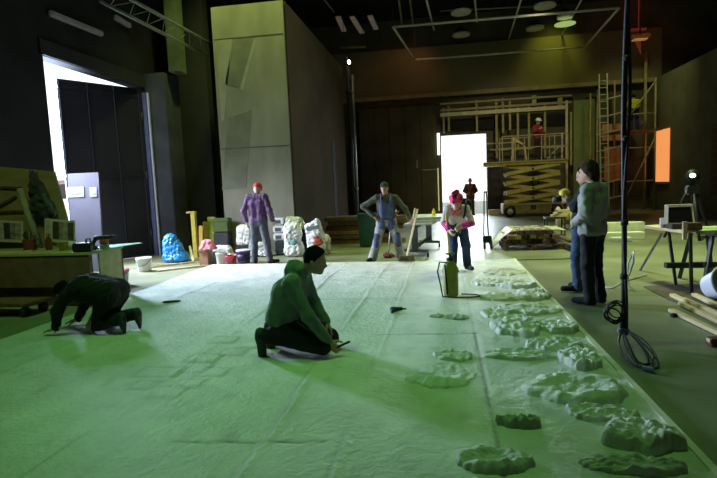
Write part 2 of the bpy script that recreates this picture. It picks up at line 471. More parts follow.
# gate leaf swung outwards and the steel jamb
hinge = Vector((-7.62, 12.5, 0)); fe = Vector(D(55.5, 78.5, 10.8)); fe.z = 0
t = thing('gate_leaf', 'tall dark steel gate leaf swung outwards with daylight along its edge', 'gate', tuple(hinge), 0)
d = (fe-hinge); nrm = Vector((d.y, -d.x, 0)).normalized()
b = MB(); b.bar(hinge+Vector((0, 0, 2.16)), fe+Vector((0, 0, 2.16)), .06, 4.28); b.part('gate_panel', mat('gate_blue_black', (.014, .012, .020), .55, .3, 2), t, True)
b = MB()
for k in (.02, .34, .66, .98):
    p = hinge.lerp(fe, k)-nrm*.05; b.bar(p+Vector((0, 0, .05)), p+Vector((0, 0, 4.28)), .05, .03)
for z in (.08, 2.1, 4.12): b.bar(hinge-nrm*.05+Vector((0, 0, z)), fe-nrm*.05+Vector((0, 0, z)), .04, .06)
b.part('gate_frame', MATS['gate_blue_black'], t, True)
for z in (.6, 2.1, 3.6): b = MB(); b.tube([hinge+Vector((.05, -.03, z-.1)), hinge+Vector((.05, -.03, z+.1))], .03); b.part('hinge', M_dsteel, t, True)
t = thing('gate_jamb', 'thin steel gate post catching daylight beside the dark column', 'post', (-7.4, 12.58, 0))
b = MB(); b.box((-7.42, 12.57, 2.1), (.05, .05, 4.2)); b.part('post', mat('jamb_pale', (.5, .5, .6), .35, .1, metal=.4), t, True)
b = MB(); b.box((-7.50, 12.53, 2.1), (.10, .04, 4.2)); b.part('side_plate', mat('jamb_blue', (.10, .10, .28), .4, .2), t, True)
b = MB(); b.box((-7.53, GY0+1.7, GZ+.16), (.06, 3.6, .30)); b.struct('trim_3', mat('lintel_dark', (.025, .024, .028), .8))

# ------------------------------------------------------------------ tall box structure
BX0, BX1, BY0, BY1, BZ = -5.42, -3.62, 12.3, 19.4, 6.02
t = thing('set_box', 'tall free-standing box of boards, pale plastered front and brown side', 'set structure', ((BX0+BX1)/2, BY0, 0))
M_bf = mat_streak('plaster_front', (.20, .195, .16), (.31, .30, .24), (1.2, 1, .5), 1.4, .8, .3, .05)
M_bs = mat_streak('brown_board_side', (.075, .055, .03), (.115, .085, .047), (1, .4, .6), 1.2, .95, .04, .05)
b = MB(); b.box(((BX0+BX1)/2, BY0, BZ/2), (BX1-BX0, .06, BZ)); b.part('front_panel', M_bf, t, True)
b = MB(); b.box((BX1, (BY0+BY1)/2+.03, BZ/2), (.06, BY1-BY0, BZ)); b.part('side_panel', M_bs, t, True)
b = MB(); b.box((BX0, (BY0+BY1)/2+.03, BZ/2), (.06, BY1-BY0, BZ)); b.part('side_panel', M_bs, t, True)
b = MB(); b.box(((BX0+BX1)/2, (BY0+BY1)/2+.03, BZ-.05), (BX1-BX0-.06, BY1-BY0-.06, .06)); b.part('top_panel', M_black, t, True)
b = MB(); b.box(((BX0+BX1)/2, BY1, BZ/2), (BX1-BX0-.06, .06, BZ)); b.part('back_panel', M_bs, t, True)
yq = BY0-.034
for yy, xs in ((38, (214, 283)), (147, (222, 292))):
    p = D(xs[0], yy+2, yq); b = MB(); b.bar((BX0+.03, yq, p[2]), (BX1-.03, yq, p[2]), .006, .018); b.part('panel_seam', mat('seam_dark', (.07, .065, .05), .9), t, True)
b = MB(); zz = BZ-.28
P4 = [D(233, 40, yq), D(254, 38, yq), D(239, 88, yq), D(225, 84, yq)]; b.slab(P4, (0, -.002, 0))
P4 = [D(222, 190, yq), D(228, 118, yq), D(252, 110, yq), D(246, 188, yq)]; b.slab(P4, (0, -.002, 0))
b.part('paint_patch', mat('patch_dark', (.175, .18, .14), .8, .25, 2), t, True)
b = MB()
P4 = [D(217, 40, yq), D(232, 39, yq), D(224, 120, yq), D(221, 122, yq)]; b.slab(P4, (0, -.002, 0))
P4 = [D(253.5, 40, yq), D(256, 40, yq), D(243, 90, yq), D(240, 89, yq)]; b.slab(P4, (0, -.002, 0))
b.part('paint_patch', mat('patch_pale', (.31, .30, .24), .8, .2, 2), t, True)
b = MB(); b.box((BX1+.034, 17.2, 1.55), (.01, .45, 3.1)); b.part('dark_slot', M_black, t, True)
# small lit bulb on the far top corner, vertical pipes behind
t = thing('bulb_lamp', 'small glowing bulb on a bracket at the top of the tall box', 'lamp', D(349, 62, 19.6))
b = MB(); p = Vector(D(349, 62, 19.6)); b.ell(p, (.06, .06, .08)); b.part('bulb', mat('bulb_glow', (1, 1, .8), .3, .05, emit=(1, .95, .6), estr=14), t, True)
b = MB(); b.tube([p+Vector((0, 0, .07)), p+Vector((0, 0, .16))], .04); b.tube([p+Vector((0, 0, .15)), p+Vector((-.12, -.12, .18))], .02); b.part('bracket', M_dsteel, t, True)
for (xt, yt, xb_, yb_, r, l, mm) in ((345.5, 66, 354, 218, .09, 'dark vertical pipe against the end of the tall box', M_dsteel), (351, 75, 358, 218, .05, 'thin pale vertical pipe standing near the end of the tall box', M_steel)):
    p = D(xt, yt, 20.0); q = D(xb_, yb_, 20.0)
    X = q[0]; b = MB(); b.tube([(X, 20, 0), (X, 20, 3), (X+.02, 20, p[2])], r); 
    for z in (1.5, 3.5, 5.2): b.tube([(X, 20, z-.06), (X, 20, z+.06)], r*1.25)
    b.thing('standing_pipe', mm, l, 'pipe')

# ------------------------------------------------------------------ stage platform with seams, ridges and plaster crumbs
PZ = .06
px0, px1, py0, py1 = -4.86, 1.34, 1.4, 10.25
nx, ny = 250, 330
def seam(v, w): return math.exp(-(v/w)**2)
xs_long = [G(26, 474, PZ)[0], G(80, 477, PZ)[0], G(240, 470, PZ)[0], G(330, 470, PZ)[0], -3.9]
s_right = .27
bricks = []
random.seed(3)
for (cx, cy, w, h) in ((160, 372, 44, 10), (196, 368, 28, 10), (205, 358, 30, 8), (170, 392, 30, 12), (215, 372, 26, 9), (235, 352, 22, 7), (145, 385, 24, 9), (190, 384, 26, 9), (225, 340, 24, 6), (250, 345, 22, 6)):
    a = G(cx-w/2, cy, PZ); c = G(cx+w/2, cy, PZ); e = G(cx, cy-h/2, PZ); f = G(cx, cy+h/2, PZ)
    bricks.append(((a[0]+c[0])/2, (e[1]+f[1])/2, abs(c[0]-a[0])/2, abs(e[1]-f[1])/2))
cross = [(G(168, 442, PZ), G(326, 441, PZ)), (G(378, 334, PZ), G(480, 333, PZ)), (G(300, 300, PZ), G(400, 298, PZ))]
vs = []; dirt = []
for jy in range(ny+1):
    for ix in range(nx+1):
        x = px0+(px1-px0)*ix/nx; y = py0+(py1-py0)*jy/ny
        y2 = y+(.0 if jy < ny else .0)
        z = 0; dk = 0
        z += .010*mnoise.noise(Vector((x*.9, y*.9, 0)))+.005*mnoise.noise(Vector((x*4, y*2.2, 5)))+.0022*mnoise.noise(Vector((x*14, y*12, 9)))
        for i, xx in enumerate(xs_long):
            q = x-xx-.035*mnoise.noise(Vector((y*1.1, i*7, 0)))
            on = max(0, mnoise.noise(Vector((y*.7, i*3.3, 4)))+.45)
            z += (.018*seam(q-.03, .03)-.012*seam(q, .014))*on; dk += .55*seam(q, .016)*on
        if y < 9.8:
            q = x-s_right-.006*mnoise.noise(Vector((y*2, 0, 0)))
            on = .35+.65*(y < 5.2); z -= .008*seam(q, .010)*on; dk += .75*seam(q, .008)*on
        for (a, c) in cross:
            if min(a[0], c[0]) < x < max(a[0], c[0]):
                q = y-a[1]-(c[1]-a[1])*(x-a[0])/(c[0]-a[0]); z -= .008*seam(q, .012); dk += .7*seam(q, .013)
        for (bx_, by_, hw, hh) in bricks:
            ddx = abs(x-bx_)-hw; ddy = abs(y-by_)-hh
            m_ = max(ddx, ddy)
            if m_ < .06:
                z += .007*(m_ < 0); dk += .30*seam(m_, .018); z -= .006*seam(m_, .015)
        if x > .3:
            z += .016*max(0, mnoise.noise(Vector((x*2.2, y*2.2, 3)))+.1)+.007*mnoise.noise(Vector((x*9, y*9, 1)))
        if y > 7.4: z += min(1, (y-7.4))*(.016*max(0, mnoise.noise(Vector((x*1.8, y*4, 8))))+.010*max(0, mnoise.noise(Vector((x*5, y*9, 18))))); dk += .35*max(0, mnoise.noise(Vector((x*4, y*8, 77)))-.1)*min(1, y-7.4)
        dk += max(0, mnoise.noise(Vector((x*.8, y*.8, 21))))*.18+max(0, mnoise.noise(Vector((x*7, y*5, 31)))-.25)*.5
        edge = min(x-px0, px1-x, py1-y)
        if edge < .04: z *= .2
        vs.append((x, y, PZ+z)); dirt.append(min(1, dk))
fs = [(j*(nx+1)+i, j*(nx+1)+i+1, (j+1)*(nx+1)+i+1, (j+1)*(nx+1)+i) for j in range(ny) for i in range(nx)]
me = bpy.data.meshes.new('surface'); me.from_pydata(vs, [], fs); me.polygons.foreach_set('use_smooth', [True]*len(fs))
at = me.attributes.new('dirt', 'FLOAT', 'POINT'); at.data.foreach_set('value', dirt)
def plaster(name, c, dcol, use_attr=True):
    m = bpy.data.materials.new(name); m.use_nodes = True; nt = m.node_tree; bs = nt.nodes['Principled BSDF']; L = nt.links.new
    bs.inputs['Roughness'].default_value = .62; bs.inputs['Specular IOR Level'].default_value = .35
    tc = nt.nodes.new('ShaderNodeTexCoord'); nz = nt.nodes.new('ShaderNodeTexNoise'); nz.inputs['Scale'].default_value = 2.2; nz.inputs['Detail'].default_value = 9; nz.inputs['Roughness'].default_value = .65
    L(tc.outputs['Object'], nz.inputs['Vector'])
    rp = nt.nodes.new('ShaderNodeValToRGB'); rp.color_ramp.elements[0].position = .35; rp.color_ramp.elements[1].position = .65
    rp.color_ramp.elements[0].color = tuple(x*.80 for x in c)+(1,); rp.color_ramp.elements[1].color = tuple(c)+(1,)
    L(nz.outputs['Fac'], rp.inputs['Fac']); out = rp.outputs['Color']
    if use_attr:
        a = nt.nodes.new('ShaderNodeAttribute'); a.attribute_name = 'dirt'
        mx = nt.nodes.new('ShaderNodeMix'); mx.data_type = 'RGBA'; L(a.outputs['Fac'], mx.inputs['Factor']); L(out, mx.inputs['A']); mx.inputs['B'].default_value = tuple(dcol)+(1,); out = mx.outputs['Result']
    L(out, bs.inputs['Base Color'])
    n2 = nt.nodes.new('ShaderNodeTexNoise'); n2.inputs['Scale'].default_value = 24; n2.inputs['Detail'].default_value = 8; L(tc.outputs['Object'], n2.inputs['Vector'])
    bp = nt.nodes.new('ShaderNodeBump'); bp.inputs['Strength'].default_value = .7; bp.inputs['Distance'].default_value = .02; L(n2.outputs['Fac'], bp.inputs['Height']); L(bp.outputs['Normal'], bs.inputs['Normal'])
    MATS[name] = m; return m
M_pl = plaster('white_plaster', (.62, .63, .58), (.12, .13, .11))
M_rock = plaster('plaster_rock', (.60, .61, .55), (.1, .1, .1), False)
t = thing('stage_platform', 'large low white plastered stage platform covering the middle of the floor', 'platform', ((px0+px1)/2, 5.8, 0))
o = bpy.data.objects.new('top_surface', me); COL.objects.link(o); o.parent = t; o.location = (-(px0+px1)/2, -5.8, 0); me.materials.append(M_pl)
b = MB(); e = .012
b.quad((px1, py0, 0), (px1, py1, 0), (px1, py1, PZ), (px1, py0, PZ)); b.quad((px0, py1, 0), (px0, py0, 0), (px0, py0, PZ), (px0, py1, PZ)); b.quad((px1, py1, 0), (px0, py1, 0), (px0, py1, PZ), (px1, py1, PZ)); b.quad((px0, py0, 0), (px1, py0, 0), (px1, py0, PZ), (px0, py0, PZ))
b.part('edge_band', mat('edge_pale', (.66, .66, .55), .7, .12), t, True)
b = MB(); b.box((px1-.02, (py0+py1)/2, PZ+.006), (.045, py1-py0, .02)); b.part('edge_strip', mat('edge_wood', (.62, .60, .44), .7, .15), t, True)

# ------------------------------------------------------------------ rock reliefs on the platform
def rock(cx, cy, w, h, ht, label, style='slab', seed=0, m=None):
    a = G(cx-w/2, cy, PZ); c = G(cx+w/2, cy, PZ); e = G(cx, cy-h/2, PZ); f = G(cx, cy+h/2, PZ)
    X, Y = (a[0]+c[0])/2, (e[1]+f[1])/2; rx, ry = abs(c[0]-a[0])/2, max(.06, abs(e[1]-f[1])/2-ht*.5)
    X = min(X, px1-rx*1.02-.02)
    N, Mr = 110, 30; vs = [(0, 0, 0)]; fs = []
    def hgt(th, u):
        dx, dy = u*math.cos(th), u*math.sin(th)
        v = Vector((dx*1.8+seed*5.1, dy*1.8, seed*1.7))
        n1 = mnoise.noise(v); n2 = mnoise.noise(v*2.7+Vector((9, 0, 0))); n3 = mnoise.noise(Vector((dx*rx*22, dy*ry*22, seed)))
        st = .12*round((n1+.5*n2)*4)/2        # broken, stepped foam surface
        if style == 'crater':
            rim = math.exp(-((u-.72)/.22)**2)*(.55+.45*max(0, -math.sin(th-.5)))
            p = .30+.55*rim+st*.8+.10*n2
        elif style == 'crescent':
            k = max(0, -math.sin(th+.25)); p = .12+.85*math.exp(-((u-.66)/.24)**2)*k**.7+.10*n2
        elif style == 'ridge':
            p = .60+st+.22*n2
        elif style == 'tilt':
            p = .62-.30*dy+st+.22*n2
        else:
            p = .66+st*1.1+.2*n2-.12*u*u
        p += .07*n3+.10*mnoise.fractal(Vector((dx*rx*16, dy*ry*16, seed*2.1)), 1.0, 2.0, 5)
        if style != 'ridge': p += .10*abs(mnoise.noise(Vector((dx*rx*9+3, dy*ry*9, seed))))
        edge = 1 if u < .90 else max(0, 1-((u-.90)/.10)**2.2)
        return max(.02, p)*ht*.74*edge
    vs[0] = (0, 0, hgt(0, 0))
    for r in range(1, Mr+1):
        u = (r/Mr)**.8
        for k in range(N):
            th = 2*PI*k/N; q = 1+.22*mnoise.noise(Vector((math.cos(th)*1.3+seed*3, math.sin(th)*1.3, seed)))+.13*mnoise.noise(Vector((math.cos(th)*4, math.sin(th)*4+seed, seed)))+.05*mnoise.noise(Vector((math.cos(th)*13, math.sin(th)*13+seed, seed)))
            z = hgt(th, u) if r < Mr else -.012
            vs.append((rx*u*q*math.cos(th), ry*u*q*math.sin(th), z))
    for k in range(N): fs.append((0, 1+k, 1+(k+1) % N))
    for r in range(Mr-1):
        for k in range(N): fs.append((1+r*N+k, 1+(r+1)*N+k, 1+(r+1)*N+(k+1) % N, 1+r*N+(k+1) % N))
    b = MB().raw([(X+v[0], Y+v[1], PZ+v[2]) for v in vs], fs)
    b.thing('foam_rock', m or M_rock, label, 'rock', 'white rock reliefs on the platform', origin=(X, Y, PZ))
rock(494, 464, 80, 32, .10, 'ring-shaped white rock relief with a hollow middle, beside the long dark floor seam', 'crater', 1)
rock(519, 425, 44, 18, .10, 'small lone grey lump of foam rock beyond the ring-shaped relief', 'tilt', 2, mat('grey_foam', (.36, .38, .33), .8, .2, 12, .5, 30))
rock(442, 376, 72, 30, .075, 'crescent-shaped white relief out in the middle of the platform', 'crescent', 3)
rock(453, 357, 40, 12, .06, 'small flat white lump just beyond the crescent relief', 'slab', 4)
rock(577, 392, 98, 36, .11, 'largest broad flat white rock with a raised rim, midway along the platform edge', 'crater', 5)
rock(603, 416, 74, 20, .08, 'long narrow white slab just this side of the largest flat rock', 'ridge', 6)
rock(642, 441, 78, 44, .15, 'tall chunky white boulder on the platform edge near the camera', 'tilt', 7)
rock(632, 470, 112, 24, .10, 'low wide white rock at the very bottom of the picture', 'slab', 8)
rock(518, 356, 72, 13, .07, 'thin straight white ridge ending near the dark floor seam', 'ridge', 9)
rock(580, 362, 42, 26, .13, 'rough grey-sided lump on the platform edge by the coiled cable', 'tilt', 10)
rock(556, 346, 56, 14, .09, 'flat white slab beyond the rough grey-sided lump', 'slab', 11)
rock(517, 329, 52, 22, .13, 'domed white boulder with a smooth top in the middle of the rock field', 'slab', 12)
rock(561, 328, 42, 16, .10, 'oblong white rock on the edge beside the domed boulder', 'tilt', 13)
rock(494, 315, 26, 12, .08, 'small knobbly rock beyond the domed boulder on its inner side', 'slab', 14)
rock(528, 311, 62, 12, .09, 'long white rock lying across beyond the domed boulder', 'ridge', 15)
rock(541, 297, 36, 11, .12, 'rounded rock on the edge closest to the shoes of the two men', 'slab', 16)
rock(505, 298, 48, 9, .08, 'flat rock lying across a little way from the sprayer', 'ridge', 17)
rock(518, 285, 46, 9, .09, 'rock among the far end of the rock field, second row', 'tilt', 18)
rock(487, 283, 34, 8, .08, 'low rock nearest the feet of the woman in the pink hat', 'slab', 19)
rock(507, 273, 44, 7, .08, 'farthest white rock at the far corner of the platform', 'slab', 20)
rock(457, 318, 24, 6, .05, 'small grey scrap of foam lying flat on the open platform near the seam', 'slab', 21, MATS['grey_foam'])
rock(437, 317, 14, 4, .05, 'tiniest grey scrap of foam on the open platform', 'slab', 22, MATS['grey_foam'])
# ------------------------------------------------------------------ people
SKIN = mat('skin', (.48, .28, .19), .55, .12, 8)
M_skin2 = mat('skin_fair', (.62, .40, .30), .55, .1, 8)
M_hairb = mat('hair_black', (.010, .008, .006), .95, .3, 40, .5, 90, spec=.05)
M_hairs = mat('hair_brown', (.055, .034, .020), .95, .4, 40, .5, 90, spec=.05)
M_green = mat('hoodie_green', (.125, .175, .150), .9, .25, 5, .3, 60)
M_bjean = mat('black_cloth', (.010, .010, .012), .9, .3)
M_boot = mat('boot_dark', (.02, .028, .022), .7, .3)
M_purple = mat('purple_knit', (.115, .058, .135), .9, .3, 6, .3, 60)
M_gjean = mat('grey_jeans', (.085, .088, .11), .9, .3, 4, .2, 40)
M_bluejean = mat('blue_jeans', (.035, .065, .14), .9, .35, 5, .2, 40)
M_gj = mat('grey_green_jacket', (.30, .30, .27), .85, .2, 4, .2, 40)

# --- kneeling man in the green hooded top, facing +X
kx = G(290, 352, PZ)
J = dict(pelvis=(0, -.06, .29), chest=(0, .03, .57), neck=(0, .165, .765), head=(0, .285, .85), face=(-.05, .93, -.30),
         hipR=(.10, -.03, .27), hipL=(-.10, -.03, .27), kneeR=(.13, .35, .09), kneeL=(-.15, .36, .09),
         ankR=(.12, -.20, .18), ankL=(-.12, -.20, .18), ftR=(0, .01, -.2), ftL=(0, .01, -.2), soleR=(0, 1, 0), soleL=(0, 1, 0),
         shR=(.185, .10, .67), shL=(-.185, .12, .67), elR=(.21, .25, .385), elL=(-.25, .20, .38), wrR=(.14, .41, .135), wrL=(-.13, .33, .24))
M_boot2 = mat('boot_olive', (.03, .05, .035), .8, .3)
person('person', 'man in a green hooded sweatshirt kneeling on the platform, drawing with a pencil', (kx[0], kx[1], PZ+.012), -PI/2, J, M_green, M_bjean, M_boot, M_hairb,
       hood=True, res=.011, hem=-.045, bulk=.018, wr=.003, seed=4, skin=SKIN, hair='buzz', bigshoe=.045,
       hands=(('R', (-.15, .62, -.75), (-.85, -.2, .1), .55), ('L', (.2, .5, -.8), (.2, -.6, -.5), .4)))
# the boots stand on their toes: soles turned back
kp = Vector((kx[0], kx[1], PZ+.012))
t = thing('marker_pencil', 'dark pencil in the hand of the kneeling man in green', 'pencil', tuple(kp+Vector((.42, -.12, .02))))
b = MB(); a = kp+Vector((.43, -.13, .055)); e = kp+Vector((.60, -.13, .135)); b.tube([a, a.lerp(e, .9), e], [.011, .011, .009], 8); b.part('barrel', M_blk, t, True)
b = MB(); b.tube([a, a+(a-e).normalized()*.03], [.010, .001], 8); b.part('tip', M_pine, t, True)

# --- man in black on hands and knees, facing -X
bx = G(100, 331, PZ)
J = dict(pelvis=(0, -.20, .43), chest=(0, .10, .49), neck=(0, .30, .50), head=(.03, .42, .44), face=(.05, .55, -.83), hup=(0, .83, .55),
         hipR=(.10, -.20, .40), hipL=(-.10, -.20, .40), kneeR=(.13, -.02, .08), kneeL=(-.12, .02, .08),
         ankR=(.11, -.38, .16), ankL=(-.11, -.33, .16), ftR=(0, -.06, -.2), ftL=(0, -.06, -.2), soleR=(0, 1, 0), soleL=(0, 1, 0),
         shR=(.18, .24, .44), shL=(-.18, .24, .44), elR=(.22, .34, .24), elL=(-.21, .35, .26), wrR=(.20, .42, .075), wrL=(-.20, .385, .075))
person('person', 'man dressed all in black crouching on hands and knees beside the worktable', (bx[0], bx[1], PZ+.012), PI/2, J, M_bjean, M_bjean, M_boot, M_hairb,
       res=.012, hem=.03, bulk=.035, seed=5, bigshoe=.02, hands=(('R', (0, 1, -.25), (0, -.2, -1), .12), ('L', (0, 1, -.25), (0, -.2, -1), .12)), topname='sweater')

# --- man in purple with a red cap, seen from behind
p = G(261, 264, 0)
J = stand(head=(.0, .07, 1.60), face=(0, .85, -.5), neck=(0, .02, 1.47), chest=(0, .0, 1.30),
          kneeL=(-.14, .05, .49), kneeR=(.15, .02, .49), ankL=(-.15, .03, .085), ankR=(.22, -.02, .085), elR=(.29, -.07, 1.16), elL=(-.29, -.07, 1.15), wrR=(.31, .04, .92), wrL=(-.29, .05, .90), ftR=(.12, .15, 0))
M_redcap = mat('red_cap', (.55, .03, .025), .7, .15)
person('person', 'man in purple top and red cap standing with his back turned', (p[0], p[1], .0), -.05, J, M_purple, M_gjean, M_boot, M_hairs, hair=None,
       hat=cap_hat(M_redcap, False, low=.0), seed=6, bulk=.0, scale=1.01, skin=M_skin2)

# --- man in bib overalls and dark cap leaning on a broom, facing the camera
p = G(388, 261, 0)
M_sw = mat('olive_sweater', (.085, .09, .065), .9, .25, 5, .3, 60)
M_ov = mat('overall_grey', (.40, .40, .39), .85, .35, 5, .2, 40)
M_ovb = mat('overall_blue', (.10, .12, .25), .85, .25, 6)
J = stand(pelvis=(0, .0, .90), chest=(0, .02, 1.25), neck=(0, .03, 1.42), head=(.02, .06, 1.575), face=(.25, .95, -.12),
          hipR=(.10, 0, .87), hipL=(-.10, 0, .87), kneeR=(.21, .06, .47), kneeL=(-.21, .06, .47), ankR=(.33, .0, .085), ankL=(-.30, .02, .085), ftR=(.10, .15, 0), ftL=(-.10, .15, 0),
          shR=(.20, .02, 1.375), shL=(-.20, .02, 1.36), elR=(.50, -.04, 1.20), wrR=(.27, .07, .99), elL=(-.40, .06, 1.13), wrL=(-.50, .14, .90))
def overalls(o, H, fw, uh, sd, RF, j):
    # bib, straps, knee patches
    pr = [cap(j['pelvis']+np.array((s*.07, .045, .08)), j['chest']+np.array((s*.075, .055, -.02)), .095, .088) for s in (1, -1)]
    blob_mb(pr, res=.013, k=.03, cuts=[(np.array((0, .055, 0)), (0, -1, 0)), (j['chest']+np.array((0, 0, .02)), (0, 0, 1))]).part('bib', M_ovb, o)
    for s in (1, -1):
        b = MB(); b.tube([(s*.09, .16, 1.26), (s*.10, .12, 1.36), (s*.10, .03, 1.455), (s*.08, -.07, 1.40), (s*.04, -.115, 1.2)], .018, 6); b.part('strap', M_ovb, o)
    for s in 'RL':
        k = j['knee'+s]; q = k*.72+j['ank'+s]*.28
        blob_mb([cap(k+(0, .036, .09), q+(0, .046, 0), .074, .066)], res=.013, cuts=[(k+(0, .03, 0), (0, -1, 0))]).part('knee_patch', M_ovb, o)
    for s in 'RL':
        h = j['hip'+s]; blob_mb([cap(h+(0, .034, -.02), h+(.02 if s == 'R' else -.02, .036, -.14), .104, .096)], res=.014, cuts=[(h+(0, .05, 0), (0, -1, 0))]).part('thigh_pocket', M_ovb, o)
ovm = person('person', 'man in grey and blue bib overalls and dark cap, hand on hip, holding a broom', (p[0], p[1], 0), PI+.12, J, M_sw, M_ov, M_boot, M_hairb, hair=None, hat=cap_hat(mat('cap_dark', (.03, .03, .035), .8)),
       extras=overalls, seed=7, loose=.012, scale=.965, hem=-.06, topname='sweater', hands=(('R', None, (-.4, 0, -.6), .9), ('L', (-.4, .5, -.5), (.2, .9, 0), .9)))

# --- woman in a bright pink hat
p = G(458, 271, PZ)
M_pink = mat('pink_knit', (.80, .06, .17), .9, .35, 30, .5, 60)
M_wsw = mat('white_sweater', (.62, .56, .52), .9, .2, 5, .3, 60)
M_mag = mat('magenta_sleeve', (.70, .06, .34), .9, .2, 8)
J = stand(pelvis=(0, -.12, .81), chest=(.02, .08, 1.02), neck=(.04, .22, 1.12), head=(.05, .33, 1.19), face=(.30, .82, -.50),
          hipR=(.09, -.10, .78), hipL=(-.09, -.10, .78), kneeR=(.07, .05, .44), kneeL=(-.13, .07, .44), ankR=(.08, -.05, .085), ankL=(-.17, -.04, .085),
          shR=(.17, .18, 1.08), shL=(-.13, .16, 1.06), elR=(.25, .27, .86), wrR=(.19, .42, .74), elL=(-.20, .28, .83), wrL=(.02, .46, .80))
def girl(o, H, fw, uh, sd, RF, j):
    pr = [ells(H+uh*.05-fw*.015, (.112, .122, .10), RF)]
    b = blob_mb(pr, res=.011, wr=.008, seed=3, cuts=[(H+uh*.02, -uh)]); b.raw(*blob([ells(H+uh*.155-fw*.02, (.06, .06, .05), RF)], res=.011, wr=.01, seed=4))
    b.part('hat', M_pink, o)
    for s in 'RL':
        e = j['el'+s]; w = j['wr'+s]
        blob_mb([cap(e*.85+w*.15, e*.12+w*.88, .064, .055)], res=.012, wr=.005, seed=8).part('cuff', M_mag, o)
    blob_mb([ells(j['neck']+fw*.03-uh*.02, (.085, .085, .05), RF)], res=.012, wr=.006).part('scarf', M_pink, o)
    blob_mb([ells(j['chest']+np.array((.0, .10, .02)), (.10, .06, .12))], res=.013, cuts=[]).part('orange_print', mat('orange_print', (.75, .38, .25), .9, .3, 14), o)
gw = person('person', 'woman in bright pink hat, white sweater and blue jeans, bending over a broom', (p[0], p[1], PZ+.01), PI+.12, J, M_wsw, M_bluejean, M_boot, M_hairs, hair='long', skin=M_skin2,
       extras=girl, seed=8, bulk=-.012, topname='sweater', hands=(('R', (-.3, .6, -.6), (-1, .1, .1), .9), ('L', (.6, .4, -.4), (.2, .9, -.2), .9)))
# dark bag on her back
M = wm(gw)
t = thing('shoulder_bag', 'dark bag slung on the back of the woman in the pink hat', 'bag', tuple(M @ Vector((-.12, -.10, .95))))
vs, fs = blob([cap((-.17, -.10, .95), (-.17, -.0, 1.14), .085, .095), cap((-.05, -.13, .98), (-.06, -.02, 1.16), .08, .09)], res=.014, k=.05, wr=.008, seed=2)
MB().raw([M @ Vector(v) for v in vs], fs).part('bag_body', mat('dark_bag', (.022, .02, .024), .8, .3), t, True)
b = MB(); b.tube([M @ Vector(q) for q in ((-.14, -.02, 1.18), (-.15, .12, 1.20), (-.11, .27, 1.10), (-.09, .24, .95), (-.10, -.0, .88))], .016, 6); b.part('strap', MATS['dark_bag'], t, True)

# --- man in the doorway against the light
p = G(470.5, 214.5, 0)
p = (D(470.5, 200, 25.2)[0], 25.2, 0)
M_rs = mat('maroon_shirt', (.16, .05, .035), .9, .2)
M_rt = mat('brown_trousers', (.17, .085, .06), .9, .2)
J = stand(elR=(.30, -.02, 1.16), elL=(-.30, -.02, 1.16), wrR=(.16, .18, 1.05), wrL=(-.16, .18, 1.05))
person('person', 'man in a dark maroon shirt standing in the bright doorway, hands together in front', (p[0], p[1], 0), PI, J, M_rs, M_rt, M_boot, M_hairb, seed=9, res=.02, scale=1.0)

# --- two men by the hanging cable
p = G(592.5, 304, 0)
J = stand(head=(-.01, .055, 1.635), face=(-.02, .95, -.15), kneeR=(.10, .01, .49), kneeL=(-.10, .02, .49), ankR=(.10, -.05, .085), ankL=(-.10, -.02, .085),
          elR=(.27, -.01, 1.15), elL=(-.28, -.05, 1.15), wrR=(.19, .19, 1.03), wrL=(-.15, .17, 1.01), ftR=(.03, .17, 0), ftL=(-.02, .17, 0))
def tilt(o, H, fw, uh, sd, RF, j): pass
person('person', 'dark-haired man in a grey-green jacket standing beside the hanging cable, back turned', (p[0], p[1], 0), .85, J, M_gj, M_bjean, M_bjean, M_hairs, hair='bushy', seed=10, res=.012,
       scale=1.0, hem=.03, bulk=.012, hands=(('R', (-.9, .3, -.2), (0, -1, 0), .5), ('L', (.6, .5, -.35), (.3, -.9, 0), .4)))
p = G(569, 291, 0)
J = stand(head=(.03, .06, 1.62), face=(.1, .95, -.35), elR=(.25, .05, 1.17), elL=(-.25, .05, 1.17), wrR=(.13, .13, 1.28), wrL=(-.13, .13, 1.27), ankL=(-.10, .02, .085), kneeL=(-.10, .04, .49), ankR=(.10, -.05, .085))
J.update(head=(.03,-.05,1.60), neck=(0,-.09,1.45), chest=(0,-.04,1.29), shR=(.185,-.07,1.41), shL=(-.185,-.07,1.41))
m2 = person('person', 'man in black jacket and blue jeans, half hidden, holding a yellow tool', (p[0]+.15, p[1], 0), 1.25, J, M_bjean, M_bluejean, M_bjean, M_hairb, seed=11, res=.013, scale=1.0, hem=.02,
       hands=(('R', (-.3, .9, .1), (-1, 0, .2), .7), ('L', (.3, .9, .1), (1, 0, .2), .7)))
M = wm(m2)
t = thing('power_tool', 'yellow and black hand tool with two round lenses held by the man in black', 'tool', tuple(M @ Vector((0, .18, 1.34))))
def W(*q): return M @ Vector(q)
b = MB(); b.raw(*[([M @ Vector(v) for v in x] if i == 0 else x) for i, x in enumerate(blob([cap((-.04, .20, 1.36), (.05, .20, 1.36), .072, .066), cap((0, .20, 1.36), (0, .21, 1.26), .045, .04)], res=.012, k=.03))]); b.part('housing', mat('tool_yellow', (.72, .50, .05), .45, .15), t, True)
for s in (-.07, .07):
    b = MB(); b.tube([W(s, .23, 1.30), W(s, .34, 1.28)], [.045, .055], 14); lens = b.part('lens_barrel', M_blk, t, True)
    b = MB(); b.tube([W(s, .339, 1.28), W(s, .346, 1.28)], .042, 14); b.part('lens', mat('lens_pale', (.55, .6, .55), .15, .1), lens, True)

